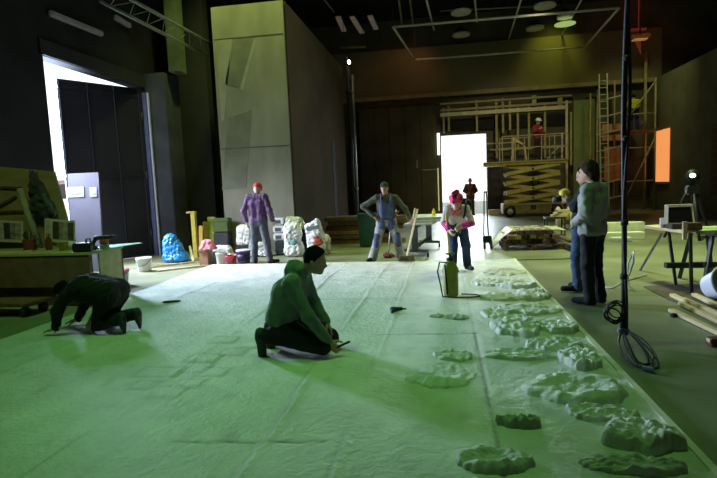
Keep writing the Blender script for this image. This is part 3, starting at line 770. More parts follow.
# --- worker on the scissor lift and worker on the scaffold (feet set with the lift and scaffold below)
LIFTZ = D(525, 160.5, 23.0)[2]
p = D(538, 158, 23.55)
M_wred = mat('work_red', (.24, .03, .03), .9, .2); M_wdark = mat('work_dark_red', (.05, .02, .025), .9, .2)
J = stand(head=(.02, .05, 1.63), face=(.2, .9, -.2), elR=(.30, .10, 1.18), wrR=(.22, .30, 1.28), elL=(-.28, .05, 1.16), wrL=(-.18, .26, 1.12))
def helm(o, H, fw, uh, sd, RF, j):
    b = blob_mb([ells(H+uh*.05, (.125, .145, .125), RF)], res=.015, cuts=[(H+uh*.04, -uh)]); b.raw(*blob([ells(H+uh*.05+fw*.06, (.12, .13, .015), RF)], res=.012)); b.part('helmet', mat('helmet_white', (.75, .75, .72), .4, .05), o)
person('person', 'worker in red clothing and a white helmet standing on the raised lift platform', (p[0], p[1], LIFTZ+.04), PI+.6, J, M_wred, M_wdark, M_boot, M_hairb, hair=None, hat=helm, seed=12, res=.02, scale=.98)
SCZ = D(638, 131, 24.6)[2]
p = D(634, 131, 24.6)
J = stand(head=(.0, .12, 1.42), face=(0, .8, -.6), neck=(0, .08, 1.30), chest=(0, .03, 1.16), shR=(.185, .06, 1.25), shL=(-.185, .06, 1.25), elR=(.26, .2, 1.05), elL=(-.26, .2, 1.05), wrR=(.18, .4, 1.10), wrL=(-.18, .4, 1.1))
person('person', 'worker in a yellow top and blue trousers standing high on the scaffold, facing the wall', (p[0], p[1], SCZ+.05), 0, J, mat('hivis_yellow', (.50, .50, .03), .8, .15), mat('work_blue', (.03, .03, .16), .9, .2), M_boot, M_hairb, seed=13, res=.02)
# ------------------------------------------------------------------ brooms and sprayer
M = wm(ovm)
hand = M @ Vector((-.53, .19, .86))
q = Vector(G(407, 266, PZ)); q.y = min(q.y, 10.15)
top = Vector(D(417.5, 209, hand.y))
foot = Vector((D(407, 264, 10.15)[0], 10.15, PZ))
t = thing('push_broom', 'wooden broom with thick pale handle held by the man in overalls', 'broom', tuple(foot))
b = MB(); b.bar(foot+Vector((0, 0, .09)), top, .045, .03, bev=.005); b.part('handle', M_pine, t, True)
b = MB(); d = (top-foot).normalized(); b.bar(top-d*.22+Vector((-.045, 0, 0)), top+d*.02+Vector((-.055, 0, 0)), .03, .03); b.part('handle_fork', M_pine, t, True)
b = MB(); b.box(foot+Vector((0, 0, .10)), (.30, .08, .05), bev=.01); b.part('broom_head', mat('broom_brown', (.16, .12, .05), .8), t, True)
b = MB()
for i in range(11):
    for k in range(3): 
        x = -.135+.027*i; y = -.025+.025*k; b.tube([foot+Vector((x, y, .085)), foot+Vector((x*1.08, y*1.4, .012))], [.009, .012], 5)
b.part('bristles', mat('bristle_olive', (.12, .10, .03), .9), t, True, kind='stuff')
t = thing('mop', 'thin-handled mop with a dark red head standing behind the man in overalls', 'mop', G(388.5, 258, 0))
f = Vector(G(388.5, 258, 0)); e = Vector(D(391, 219, f.y+.15))
b = MB(); b.tube([f+Vector((0, 0, .08)), e], .014); b.part('handle', M_steel, t, True)
b = MB(); b.raw(*blob([ells(f+Vector((0, 0, .055)), (.12, .07, .055))], res=.012, wr=.01)); b.part('mop_head', mat('mop_red', (.20, .05, .05), .9), t, True)
M = wm(gw); h1 = M @ Vector((.10, .46, .88)); f = Vector((D(450, 263, 9.15)[0], 9.0, PZ)); e = Vector(D(446, 213, h1.y))
f = Vector((D(450.5, 268, 8.75)[0], 8.75, PZ))
t = thing('yellow_broom', 'slim yellow-handled broom held by the woman in the pink hat', 'broom', tuple(f))
b = MB(); b.tube([f+Vector((0, 0, .08)), e], .017); b.part('handle', mat('handle_yellow', (.80, .55, .10), .5, .1), t, True)
b = MB(); b.box(f+Vector((0, 0, .085)), (.26, .06, .04), bev=.01); b.part('broom_head', M_blk, t, True)
b = MB(); b.box(f+Vector((0, 0, .04)), (.27, .07, .075), bev=.015); b.part('bristles', MATS['bristle_olive'], t, True)
c = Vector(G(451, 296, PZ))
t = thing('pressure_sprayer', 'olive yellow canister sprayer standing on the platform with its hose', 'sprayer', tuple(c))
b = MB(); b.lathe([(.085, .005), (.098, .02), (.10, .06), (.098, .36), (.085, .43), (.05, .47), (.045, .49)], c); b.part('tank', mat('tank_olive', (.22, .22, .03), .45, .25, 6), t, True)
b = MB(); b.lathe([(.045, .48), (.05, .49), (.05, .52), (.02, .525), (.016, .56)], c); b.part('pump_cap', M_blk, t, True)
b = MB(); b.tube([c+Vector((-.06, 0, .575)), c+Vector((.06, 0, .575))], .014); b.tube([c+Vector((0, 0, .55)), c+Vector((0, 0, .58))], .012); b.part('pump_handle', M_dyellow, t, True)
b = MB(); b.tube([c+Vector((-.04, -.03, .46)), c+Vector((-.14, -.05, .47)), c+Vector((-.17, -.05, .34)), c+Vector((-.13, -.10, .15)), c+Vector((-.11, -.13, .02)), c+Vector((.05, -.16, .014)), c+Vector((.24, -.15, .014)), c+Vector((.40, -.08, .014)), c+Vector((.34, .02, .014)), c+Vector((.14, .06, .014))], .010, 6); b.part('hose', M_blk, t, True)
b = MB(); b.tube([c+Vector((-.05, -.095, .05)), c+Vector((-.07, -.10, .44))], .013, 6); b.part('lance', M_blk, t, True)
# small hand tool left on the platform
p = Vector(G(397, 312, PZ)); t = thing('hand_drill', 'small dark hand tool lying alone in the middle of the platform', 'tool', tuple(p))
b = MB(); b.raw(*blob([cap(p+Vector((-.06, 0, .035)), p+Vector((.05, .02, .035)), .028, .024), cap(p+Vector((-.03, 0, .03)), p+Vector((-.05, -.09, .022)), .02, .018)], res=.008)); b.part('housing', M_blk, t, True)
b = MB(); b.tube([p+Vector((.05, .02, .035)), p+Vector((.11, .03, .03))], .010); b.part('bit', M_dsteel, t, True)
p = Vector(G(172, 303, PZ)); b = MB(); b.raw(*blob([cap(p+Vector((-.09, -.05, .02)), p+Vector((.09, .06, .02)), .022, .012)], res=.008)); b.thing('trowel', M_blk, 'small dark trowel lying on the platform between the two kneeling men', 'trowel')

# ------------------------------------------------------------------ buckets and bags along the back edge
def bucket(px, py, r, h, m, label, zf=0.0, lidm=None, handle=True, band=None):
    c = Vector(G(px, py, zf)); c.y += r
    t = thing('bucket', label, 'bucket', tuple(c), 0, 'plastic buckets along the gate wall')
    b = MB(); b.lathe([(r*.82, 0), (r*.84, .004), (r*.97, h*.88), (r*1.03, h*.89), (r*1.03, h*.97), (r, h), (r*.95, h), (r*.94, h*.9), (r*.80, .02), (0, .018)], (0, 0, 0)); b.part('shell', m, t)
    if lidm: b = MB(); b.lathe([(r*1.05, h-.01), (r*1.05, h+.015), (r*.9, h+.02), (0, h+.02)]); b.part('lid', lidm, t)
    if band: b = MB(); b.lathe([(r*.90+.002, h*.25), (r*.955+.003, h*.72)]); b.part('printed_band', band, t)
    if handle:
        b = MB(); b.tube([(r*1.04*math.cos(a), -r*1.04*math.sin(a)*.9-.005, h*.92-math.sin(a)*h*.5) for a in [PI*k/12 for k in range(13)]], .005, 5); b.part('handle', M_dsteel, t)
    return t
M_purp = mat('bucket_purple', (.16, .07, .36), .4, .15); M_redb = mat('bucket_red', (.42, .04, .06), .4, .15)
bucket(140.5, 272.5, .155, .29, M_white, 'plain white bucket standing alone on the floor before the gate')
bucket(111, 288, .20, .27, mat('bucket_grey', (.42, .43, .48), .5, .1), 'wide grey bucket with a red rim behind the man in black', lidm=None, band=None)
bb = MB(); c = Vector(G(111, 288, 0)); c.y += .20
bb.lathe([(.175, .262), (.205, .262), (.207, .285), (.178, .285)], c); bb.part('rim_ring', M_redb, bpy.data.objects['bucket.001'], True)
bucket(219.5, 265, .125, .26, M_white, 'white bucket close beside the red bucket', handle=False)
bucket(229, 267, .125, .235, M_redb, 'red bucket in front of the white one', band=None)
bucket(241.5, 264, .155, .28, M_purp, 'purple bucket with a dark print beside the man in purple', band=mat('dark_print', (.05, .03, .10), .5, .6, 20), lidm=M_white)

def crumple(px, py, w, h, dpt, m, label, name='plastic_bag', zf=0.0, seed=0, group=None, lean=0.0, y=None, k=5, knot=False, parts=None, taper=.0):
    c = Vector(G(px, py, zf)) if y is None else Vector((D(px, py, y)[0], y, zf))
    c.y += dpt/2
    t = thing(name, label, 'bag' if 'bag' in name or 'sack' in name else name.split('_')[-1], tuple(c), 0, group)
    rng = random.Random(seed); pr = []
    for i in range(k):
        z = h*(.18+.64*i/(k-1)); ww = w*.5*(1-.25*abs(i/(k-1)-.4))*(1-taper*i/(k-1))
        o = rng.uniform(-.12, .12)*w
        pr.append(cap((-ww*.55+o*.4+lean*z, rng.uniform(-.02, .02), z), (ww*.55+o*.4+lean*z, rng.uniform(-.02, .02), z+rng.uniform(-.06, .06)*h), min(dpt*.42, h*.2), min(dpt*.40, h*.17)))
    pr.append(ells((0, 0, h*.12), (w*.5, dpt*.5, h*.13)))
    if knot: pr += [cap((lean*h, 0, h*.85), (lean*h+.02, 0, h*1.04), .05, .02), cap((lean*h, 0, h*1.0), (lean*h-.07, .01, h*1.10), .02, .03), cap((lean*h, 0, h*1.0), (lean*h+.08, .01, h*1.08), .02, .03)]
    mb = blob_mb(pr, res=.016, k=.14, wr=.007, seed=seed, cuts=[((0, 0, .0), (0, 0, -1))]); mb.part('bag_body' if 'bag' in name else 'body', m, t)
    if parts: parts(t, w, h, dpt, lean)
    return t
M_film = mat('white_film', (.60, .62, .62), .25, .15, 6, .6, 14, spec=.6)
M_film2 = mat('grey_film', (.40, .42, .42), .25, .2, 6, .6, 14, spec=.6)
crumple(174, 263, .52, .66, .40, mat('blue_bag', (.02, .22, .62), .28, .25, 5, .7, 10, spec=.6), 'bright blue plastic bag against the foot of the dark column', seed=3, lean=-.30, taper=.85)
crumple(220, 252, .62, .30, .34, M_film, 'flat bundle of crumpled clear plastic film lying behind the white and red buckets', 'film_bundle', seed=4, y=11.5, zf=.0, k=4)
crumple(257, 246, .75, .34, .40, M_film2, 'long low roll of greyish plastic behind the legs of the man in purple', 'film_bundle', seed=5, y=11.75, k=4)
def yel(t, w, h, dpt, lean):
    b = MB(); b.slab([(-.14, -dpt*.53, .10), (.06, -dpt*.53, .08), (.14, -dpt*.5, .36), (.02, -dpt*.50, .40)], (0, .02, 0)); b.part('yellow_print', mat('print_yellow', (.70, .58, .06), .5, .4, 9), t)
    b = MB(); b.slab([(.08, -dpt*.54, .10), (.16, -dpt*.52, .12), (.17, -dpt*.5, .3)], (0, .02, 0)); b.part('green_print', mat('print_green', (.12, .45, .15), .5), t)
crumple(244, 240, .34, .50, .24, M_white, 'white sack with a yellow and green print beside the man in purple', 'paper_sack', seed=6, y=12.0, zf=.26, parts=yel)
b = MB(); c = D(244, 255, 12.0); b.box((c[0], 12.12, .13), (.4, .3, .26), bev=.02); b.thing('storage_crate', M_dsteel, 'low dark crate under the sack with the yellow print', 'crate')
# yellow foam and board leaning beside the column
def lean_board(name, px0_, py0_, px1_, py1_, Y, th, m, label, cat, back=.1, group=None):
    a = Vector(D(px0_, py1_, Y)); c = Vector(D(px1_, py0_, Y)); z0 = 0.0; z1 = c.z
    x0, x1 = a.x, D(px1_, py1_, Y)[0]
    b = MB(); b.slab([(x0, Y, z0), (x1, Y, z0), (x1, Y+back, z1), (x0, Y+back, z1)], (0, th, 0)); return b.thing(name, m, label, cat, group)
M_fy = mat('foam_yellow', (.46, .38, .06), .85, .2, 8); M_fo = mat('foam_ochre', (.45, .28, .06), .85, .2, 8)
p = D(196, 250, 11.9); zt = D(194, 213, 11.95)[2]
t = thing('foam_upright', 'tall yellow foam post with a small cross piece on top beside the column', 'post', (p[0], 11.9, 0))
b = MB(); b.box((p[0], 11.9, zt/2), (.115, .10, zt), bev=.01); b.part('post', M_fy, t, True)
b = MB(); b.box((p[0]-.05, 11.9, zt+.02), (.24, .11, .045), bev=.008); b.part('cross_piece', M_fy, t, True)
lean_board('foam_board', 198.6, 226, 202.2, 250, 11.75, .05, M_fo, 'short ochre foam board in front of the tall yellow post', 'board')
lean_board('foam_board', 203, 222, 207.5, 252, 12.0, .05, M_fy, 'yellow foam board standing just beyond the ochre one', 'board')
lean_board('foam_board', 208, 217, 215.5, 252, 12.05, .06, mat('foam_lime', (.30, .34, .05), .85, .2), 'lime yellow foam board, widest of the upright foam pieces', 'board')
p = D(221, 250, 12.1); t = thing('plastic_crate', 'dark green plastic crate raised behind the foam boards', 'crate', (p[0]+.12, 12.05, 0))
b = MB(); b.box((p[0]+.1, 12.05, .30), (.40, .26, .60), bev=.02); b.part('lower_crate', M_dsteel, t, True)
b = MB(); b.box((p[0]+.1, 12.05, .78), (.42, .26, .34), bev=.02); b.part('crate_body', mat('crate_green', (.06, .10, .02), .6, .25), t, True)
b = MB(); b.box((p[0]+.1, 11.915, .90), (.44, .02, .05)); b.part('crate_rim', MATS['crate_green'], t, True)
crumple(206, 246, .26, .22, .2, mat('pink_cloth', (.62, .20, .24), .9, .25, 8), 'crumpled pink cloth on top of the cardboard box', 'cloth_bundle', seed=8, y=10.62, zf=.325, k=3)
p = G(203.5, 265, 0); t = thing('cardboard_box', 'small open cardboard box beside the tin can', 'box', p)
b = MB(); x, y = p[0], p[1]+.15; b.slab([(x-.10, y-.12, 0), (x+.10, y-.12, 0), (x+.10, y+.12, 0), (x-.10, y+.12, 0)], (0, 0, .01))
for sx, sy, dx, dy in ((0, -.12, .20, .012), (0, .12, .20, .012), (-.10, 0, .012, .24), (.10, 0, .012, .24)): b.box((x+sx, y+sy, .16), (dx, dy, .32))
b.part('carton', mat('cardboard', (.36, .20, .12), .85, .15, 6), t, True)
b = MB(); b.box((x, y-.18, .315), (.19, .12, .008), Matrix.Rotation(-.5, 3, 'X')); b.part('flap', MATS['cardboard'], t, True)
p = Vector(G(210.5, 264, 0))+Vector((0, .12, 0)); b = MB(); b.lathe([(.085, 0), (.09, .005), (.09, .25), (.095, .255), (.095, .27), (.08, .27), (.078, .25), (0, .25)], p); b.thing('tin_can', mat('tin', (.45, .45, .46), .35, .15, 6, metal=.5), 'grey metal tin between the cardboard box and the white bucket', 'tin')
p = D(238, 240, 12.15); b = MB(); b.slab([(D(214, 240, 12.2)[0], 12.2, .0), (D(241, 236, 12.2)[0], 12.2, .0), (D(241, 228, 12.25)[0], 12.26, D(241, 228, 12.26)[2]), (D(214, 236, 12.25)[0], 12.26, D(214, 236, 12.26)[2])], (0, .02, 0)); b.thing('grey_panel', mat('panel_grey', (.22, .22, .19), .7), 'flat grey panel with a sloping top leaning behind the film bundles', 'panel')
for i, (q0, q1, l) in enumerate((((150, 268), (197, 262.5), 'long pale batten on the floor along the column foot'), ((146, 266), (183, 264.5), 'short pale batten lying under the blue bag'), ((157, 272), (205, 266.5), 'pale batten on the floor in front of the cardboard box'))):
    a = Vector(G(*q0, 0)); c = Vector(G(*q1, 0)); b = MB(); b.bar(a+Vector((0, 0, .02)), c+Vector((0, 0, .02)), .035, .03); b.thing('floor_batten', M_pine, l, 'batten', 'battens near the blue bag')
a = Vector(G(194, 262, 0)); b = MB(); b.bar(a+Vector((-.02, .0, .02)), a+Vector((-.26, .35, .34)), .05, .012); b.thing('metal_strip', M_steel, 'grey metal strip propped up beside the cardboard box', 'strip')

# packs, sacks and crumpled film in front of the tall box
t0 = None
for i in range(3):
    z0, z1 = D(278, 240.5-7.7*i, 12.0)[2], D(278, 240.5-7.7*(i+1)+.6, 12.0)[2]
    if i == 0: z0 = max(z0, 0)
    cx = D(278.5, 230, 12.0)[0]; l = ('lowest white pack of the stack of three with dark windows', 'middle white pack of the stack of three with dark windows', 'topmost white pack of the stack of three with dark windows')[i]
    t = thing('white_pack', l, 'pack', (cx, 12.1, z0), 0, 'stacked white packs')
    b = MB(); b.box((cx, 12.1, (z0+z1)/2), (.29, .22, z1-z0-.004), bev=.025); b.part('wrapper', M_white, t, True)
    b = MB(); b.box((cx-.01, 11.986, (z0+z1)/2-.005), (.15, .006, (z1-z0)*.5)); b.part('dark_window', mat('window_print', (.08, .09, .11), .5, .5, 16), t, True)
zc = D(286, 240.5, 12.0)[2]
cx = D(284, 250, 12.0)[0]; b = MB(); b.box((cx+.05, 12.1, zc/2), (.52, .28, zc-.004), bev=.02)
for i in range(4): b.box((cx+.05, 11.955, zc*(.15+.23*i)), (.50, .012, .03))
b.thing('storage_crate', mat('crate_dark', (.025, .035, .03), .6), 'dark slatted crate under the stack of white packs', 'crate')
def turq(t, w, h, dpt, lean):
    for (x, z, s) in ((-.05, h*.68, .06), (.03, h*.40, .07), (.0, h*.17, .05)):
        b = MB(); b.ell((x+lean*z, -dpt*.455, z), (s, .014, s*.9), jit=.3, seed=z); b.part('turquoise_print', mat('print_turq', (.16, .42, .40), .5, .3, 10), t)
crumple(293, 252, .40, .86, .26, M_white, 'tall white sack with turquoise prints standing in front of the tall box corner', 'plastic_sack', seed=10, y=11.64, lean=-.05, taper=.25, parts=turq)
crumple(293, 222, .50, .30, .28, mat('film_olive', (.42, .46, .30), .25, .25, 8, .6, 14, spec=.6), 'crumpled greenish film heaped above the turquoise-printed sack', 'film_bundle', seed=11, y=11.95, zf=.62, k=4)
b = MB(); cx = D(295, 240, 12.3)[0]; b.box((cx+.24, 12.62, .32), (.5, .3, .62), bev=.02); b.thing('storage_crate', M_dsteel, 'grey crate standing beside the box corner behind the sacks', 'crate')
# printed sack leaning, and a plain one behind it
Y = 11.6; P0 = [D(308, 250, Y), D(324, 249.5, Y), D(321.5, 233, Y), D(316.5, 218.5, Y), D(304.5, 225.5, Y)]
t = thing('cement_sack', 'white sack with a red print leaning over, nearest of the sacks to the lumber', 'sack', (P0[0][0]+.15, Y, 0))
P0 = [(p[0], Y, max(p[2], 0)) for p in P0]
cx = sum(p[0] for p in P0)/5; cz = sum(p[2] for p in P0)/5
pr = []
for i in range(5):
    a, c_ = P0[i], P0[(i+1) % 5]; s_ = .80
    pr.append(cap((cx+(a[0]-cx)*s_, Y+.08, cz+(a[2]-cz)*s_), (cx+(c_[0]-cx)*s_, Y+.08, cz+(c_[2]-cz)*s_), .062))
pr.append(ells((cx, Y+.08, cz), (.16, .10, .26))); pr.append(cap((cx-.08, Y+.08, .055), (cx+.12, Y+.08, .055), .065))
b = blob_mb(pr, res=.016, k=.05, wr=.008, seed=5, cuts=[((0, 0, 0), (0, 0, -1))]); b.part('sack_body', M_white, t, True)
b = MB(); b.ell((cx+.06, Y-.010, cz-.15), (.12, .014, .085), jit=.55, seed=3); b.ell((cx+.03, Y-.010, cz-.05), (.07, .014, .05), jit=.5, seed=8); b.part('red_print', mat('print_red', (.42, .09, .05), .5, .4, 12), t, True)
b = MB(); b.slab([(D(307, 231, Y)[0], Y-.012, D(307, 231, Y)[2]), (D(319, 227, Y)[0], Y-.012, D(319, 228, Y)[2]), (D(319, 224, Y)[0], Y-.012, D(318, 224.5, Y)[2]), (D(306, 228, Y)[0], Y-.012, D(306, 228, Y)[2])], (0, .03, 0)); b.part('dark_print', mat('print_grey', (.16, .18, .16), .6, .4, 12), t, True)
crumple(323.5, 247, .20, .50, .2, mat('sack_cream', (.50, .46, .34), .7, .15), 'plain cream sack half hidden behind the leaning red-print sack', 'paper_sack', seed=14, y=11.95, k=4)

# ------------------------------------------------------------------ lumber, bin, trolley
xl0, xl1 = -3.4, D(403, 230, 14.6)[0]
random.seed(11)
rows = []
for k in range(6):
    for r in range(3):
        rows.append((k, r))
lbl_r = ('front', 'middle', 'back'); lbl_k = ('bottom', 'second', 'third', 'fourth', 'fifth', 'top')
for (k, r) in rows:
    z = .07+k*.125; y = 14.3+r*.30+random.uniform(-.03, .03); x0 = xl0+random.uniform(0, .25); x1 = xl1+random.uniform(-.6, .15)
    b = MB(); b.box(((x0+x1)/2, y, z), (x1-x0, .26, .115), random.uniform(-.008, .008), bev=.008)
    b.thing('lumber_plank', (M_wood, mat_streak('brown_wood2', (.09, .06, .035), (.22, .14, .08), (3, 3, 14), 3))[(k+r) % 2], '%s beam of the %s row in the brown lumber stack' % (lbl_k[k], lbl_r[r]), 'beam', 'beams in the lumber stack')
p = G(368.5, 247, 0); t = thing('wheelie_bin', 'dark green bin standing against the lumber behind the man in overalls', 'bin', (p[0], 13.4, 0))
x = p[0]; zt = D(368, 213, 13.4)[2]; M_bin = mat('bin_green', (.015, .07, .035), .45, .2)
b = MB(); w0, w1 = .20, .24; b.raw([(x-w0, 13.2, .03), (x+w0, 13.2, .03), (x+w0, 13.65, .03), (x-w0, 13.65, .03), (x-w1, 13.14, zt-.06), (x+w1, 13.14, zt-.06), (x+w1, 13.70, zt-.06), (x-w1, 13.70, zt-.06)], [(3, 2, 1, 0), (4, 5, 6, 7), (0, 1, 5, 4), (1, 2, 6, 5), (2, 3, 7, 6), (3, 0, 4, 7)], False); b.part('bin_body', M_bin, t, True)
b = MB(); b.box((x, 13.42, zt-.03), (.53, .62, .05), bev=.02); b.part('lid', M_bin, t, True)
for s in (-1, 1): b = MB(); b.tube([(x+s*.20, 13.60, .08), (x+s*.26, 13.60, .08)], .08, 14); b.part('wheel', M_blk, t, True)
b = MB(); b.slab([(-2.12, 14.1, 0), (-.3, 14.1, 0), (-.3, 14.16, 0), (-2.12, 14.16, 0)], (0, 0, .05)); 
p = G(402, 223, .83); t = thing('folded_cloth', 'red and white folded cloth on the end of the lumber stack', 'cloth', (xl1-.3, 14.5, .76))
b = MB(); b.box((xl1-.28, 14.42, .83), (.34, .3, .13), bev=.05); b.part('white_fold', M_white, t, True)
b = MB(); b.box((xl1-.26, 14.40, .83), (.36, .32, .035), bev=.015); b.part('red_fold', mat('cloth_red', (.45, .06, .06), .9), t, True)

fa, fb = Vector(G(404, 256, 0)), Vector(G(428, 257, 0)); ba, bb_ = Vector(G(420, 246.5, 0)), Vector(G(439.5, 247, 0))
t = thing('rolling_trestle', 'grey wheeled trestle trolley carrying pale boards beside the man in overalls', 'trolley', tuple((fa+bb_)/2))
ztr = D(418, 227.5, (fa.y+fb.y)/2)[2]
for (a, c, nm) in ((fa, fb, 0), (ba, bb_, 1)):
    m = a.lerp(c, .48)
    b = MB(); b.bar(a+Vector((0, 0, .13)), c+Vector((0, 0, .13)), .06, .06); b.part('foot_beam', M_dsteel, t, True)
    b = MB(); b.bar(m+Vector((0, 0, .1)), m+Vector((0, 0, ztr)), .08, .14); b.part('upright', mat('trestle_grey', (.10, .105, .11), .5), t, True)
    for e in (a, c):
        b = MB(); b.tube([e+Vector((-.02, 0, .055)), e+Vector((.02, 0, .055))], .055, 14); wh = b.part('wheel', M_blk, t, True)
        b = MB(); b.bar(e+Vector((0, 0, .06)), e+Vector((0, 0, .12)), .05, .02); b.part('caster_fork', M_steel, wh, True)
m0, m1 = fa.lerp(fb, .48), ba.lerp(bb_, .48)
b = MB(); b.bar(m0+Vector((0, 0, .22)), m1+Vector((0, 0, .22)), .05, .08); b.part('cross_beam', M_dsteel, t, True)
b = MB(); b.bar(m0+Vector((0, 0, ztr+.02)), m1+Vector((0, 0, ztr+.02)), .10, .05); b.part('top_rail', M_dsteel, t, True)
cm = (m0+m1)/2
for i in range(3):
    b = MB(); b.box((cm.x+.05+.05*i, cm.y-.1+.12*i, ztr+.07+.052*i), (.62+.05*i, 1.7-.2*i, .04), -.12+.1*i, bev=.004)
    b.thing('pale_board', M_film2 if i == 1 else mat('board_palegreen', (.40, .42, .34), .6, .2), ('bottom pale board on the wheeled trestle', 'grey middle board on the wheeled trestle', 'uppermost pale board on the wheeled trestle')[i], 'board', 'boards on the trestle')
p = Vector((D(434, 222, cm.y)[0], cm.y, ztr+.20)); b = MB(); b.lathe([(.04, 0), (.042, .01), (.042, .09), (.018, .13), (.018, .16), (0, .16)], p); b.thing('yellow_bottle', mat('bottle_yellow', (.75, .55, .02), .35, .05), 'yellow bottle standing on the boards of the trestle', 'bottle')

# ------------------------------------------------------------------ hand truck, covered timber stack, table, blocks
p = Vector(G(488.5, 249, 0)); t = thing('hand_truck', 'upright dark hand truck parked beside the covered timber pile', 'hand truck', tuple(p))
zt = D(487, 192, p.y)[2]
for s in (-.05, .05):
    b = MB(); b.tube([p+Vector((s-.02, .0, .12)), p+Vector((s-.05, .02, .35)), p+Vector((s*.5-.05, .02, zt))], .016, 8); b.part('upright', M_dsteel, t, True)
b = MB(); b.tube([p+Vector((-.09, .02, zt)), p+Vector((-.01, .02, zt))], .02); b.part('grip', M_blk, t, True)
for s in (-.09, .06): b = MB(); b.tube([p+Vector((s-.025, 0, .10)), p+Vector((s+.025, 0, .10))], .10, 18); b.part('wheel', M_blk, t, True)
b = MB(); b.box(p+Vector((-.03, -.05, .24)), (.20, .12, .16), bev=.02); b.part('pump_block', M_blk, t, True)
cx, cy = D(528, 250, 12.6)[0], 12.6
pal = thing('pallet', 'reddish wooden pallet under the covered timber pile', 'pallet', (cx+.05, cy, 0))
for i in range(6): b = MB(); b.box((cx+.05, cy-.5+.2*i, .12), (1.35, .14, .025)); b.part('deck_board', M_wood, pal, True)
for i in range(3): b = MB(); b.box((cx+.05-.6+.6*i, cy, .055), (.1, 1.15, .105)); b.part('bearer', M_wood, pal, True)
random.seed(21); n = 0
M_dw = mat_streak('dark_wood_end', (.06, .035, .02), (.18, .11, .06), (4, 4, 4), 4)
for k in range(3):
    for i in range(7):
        x = cx-.50+.16*i+random.uniform(-.02, .02)+.04*k; z = .19+k*.105; L = random.uniform(.9, 1.15)
        if k == 2 and i in (0, 6): continue
        b = MB(); b.box((x, cy-.02+random.uniform(-.12, .05), z), (.135, L, .095), random.uniform(-.05, .05), bev=.008)
        b.thing('timber_block', (M_dw, M_wood, M_dw, M_pine)[(i*2+k) % 4], '%s timber in the %s layer of the covered pile' % (('outermost hand-truck-side', 'second', 'third', 'central', 'fifth', 'sixth', 'outermost far-side')[i], ('bottom', 'middle', 'top')[k]), 'timber', 'timbers in the covered pile')
t = thing('dust_sheet', 'cream plastic sheet draped over the timber pile and down to the floor', 'sheet', (cx-.2, cy+.2, 0))
def shf(u, v):
    x = cx-.84+1.6*u; y = cy-.42+v*1.1
    base = .445-.05*abs(u-.5)+.03*mnoise.noise(Vector((u*5, v*4, 1)))
    if u < .28: base = .445*(u/.28)**.8*1.0+.012
    y += (.28-u)*.3 if u < .28 else .12*mnoise.noise(Vector((u*6, 0, 2)))*(1-v)
    return (x, y, max(.015, base+.025*mnoise.noise(Vector((u*11, v*9, 4)))))
b = MB(); b.grid(shf, 40, 24); o = b.part('sheet', mat('sheet_cream', (.48, .45, .33), .5, .15, 5, .3, 12), t, True)
md = o.modifiers.new('thick', 'SOLIDIFY'); md.thickness = .008
for i, (q0, q1, l) in enumerate((((553, 240), (575, 252), 'black plank lying beyond the covered pile, nearest the two men'), ((545, 232), (572, 243), 'dark plank lying farther behind the covered pile'), ((566, 249), (580, 254), 'short dark offcut on the floor behind the two men'))):
    a = Vector(G(*q0, 0)); c = Vector(G(*q1, 0)); b = MB(); b.bar(a+Vector((0, 0, .035)), c+Vector((0, 0, .035)), .14, .06); b.thing('dark_plank', M_blk if i != 1 else M_dw, l, 'plank')
p = Vector(G(556, 236, 0)); t = thing('low_table', 'small dark metal table in front of the scissor lift', 'table', tuple(p))
b = MB(); b.box(p+Vector((0, .2, .50)), (.52, .45, .05)); b.part('table_top', M_dsteel, t, True)
for sx in (-.23, .23):
    for sy in (.0, .4): b = MB(); b.bar(p+Vector((sx, sy, 0)), p+Vector((sx, sy, .48)), .035, .035); b.part('leg', M_dsteel, t, True)
for i in range(3):
    b = MB(); b.box(p+Vector((.12+.05*i, .2, .555+.065*i)), (.45-.06*i, .16, .06), .2*i-.2); b.thing('timber_offcut', M_pine, ('lowest pale offcut on the small dark table', 'middle pale offcut on the small dark table', 'top pale offcut on the small dark table')[i], 'offcut', 'offcuts on the dark table')
p = Vector(G(567, 231, 0)); t = thing('cable_drum', 'yellowish wooden cable drum standing behind the small table', 'drum', (p.x, p.y+.4, 0))
for s in (-.16, .16): b = MB(); b.tube([(p.x+s-.02, p.y+.4, .36), (p.x+s+.02, p.y+.4, .36)], .36, 24); b.part('flange', M_pine, t, True)
b = MB(); b.tube([(p.x-.15, p.y+.4, .36), (p.x+.15, p.y+.4, .36)], .2, 18); b.part('core', M_dyellow, t, True)
M_fb = mat('foam_block', (.78, .78, .55), .8, .1, 6)
for (x0, x1, yt, yb, Y, l, m) in ((602, 645, 233, 240.5, 13.6, 'lower long pale foam block lying behind the hanging cable', M_fb), (604, 645, 222.5, 232.5, 14.0, 'upper long pale foam block behind the hanging cable', M_fb), (612, 632, 241.5, 247.5, 13.2, 'short white foam offcut in front of the long blocks', M_white)):
    a = D(x0, yb, Y); c = D(x1, yt, Y); zb = 0.0
    h = max(.10, D(x0, yt, Y)[2]-max(0, a[2]))
    if 'upper' in l: zb = .0; h = D(620, 222.5, Y)[2]
    b = MB(); b.box(((a[0]+c[0])/2, Y+.12, zb+h/2), (c[0]-a[0], .24 if 'upper' in l else .30, h), bev=.012); b.thing('foam_block', m, l, 'foam block', 'foam blocks')
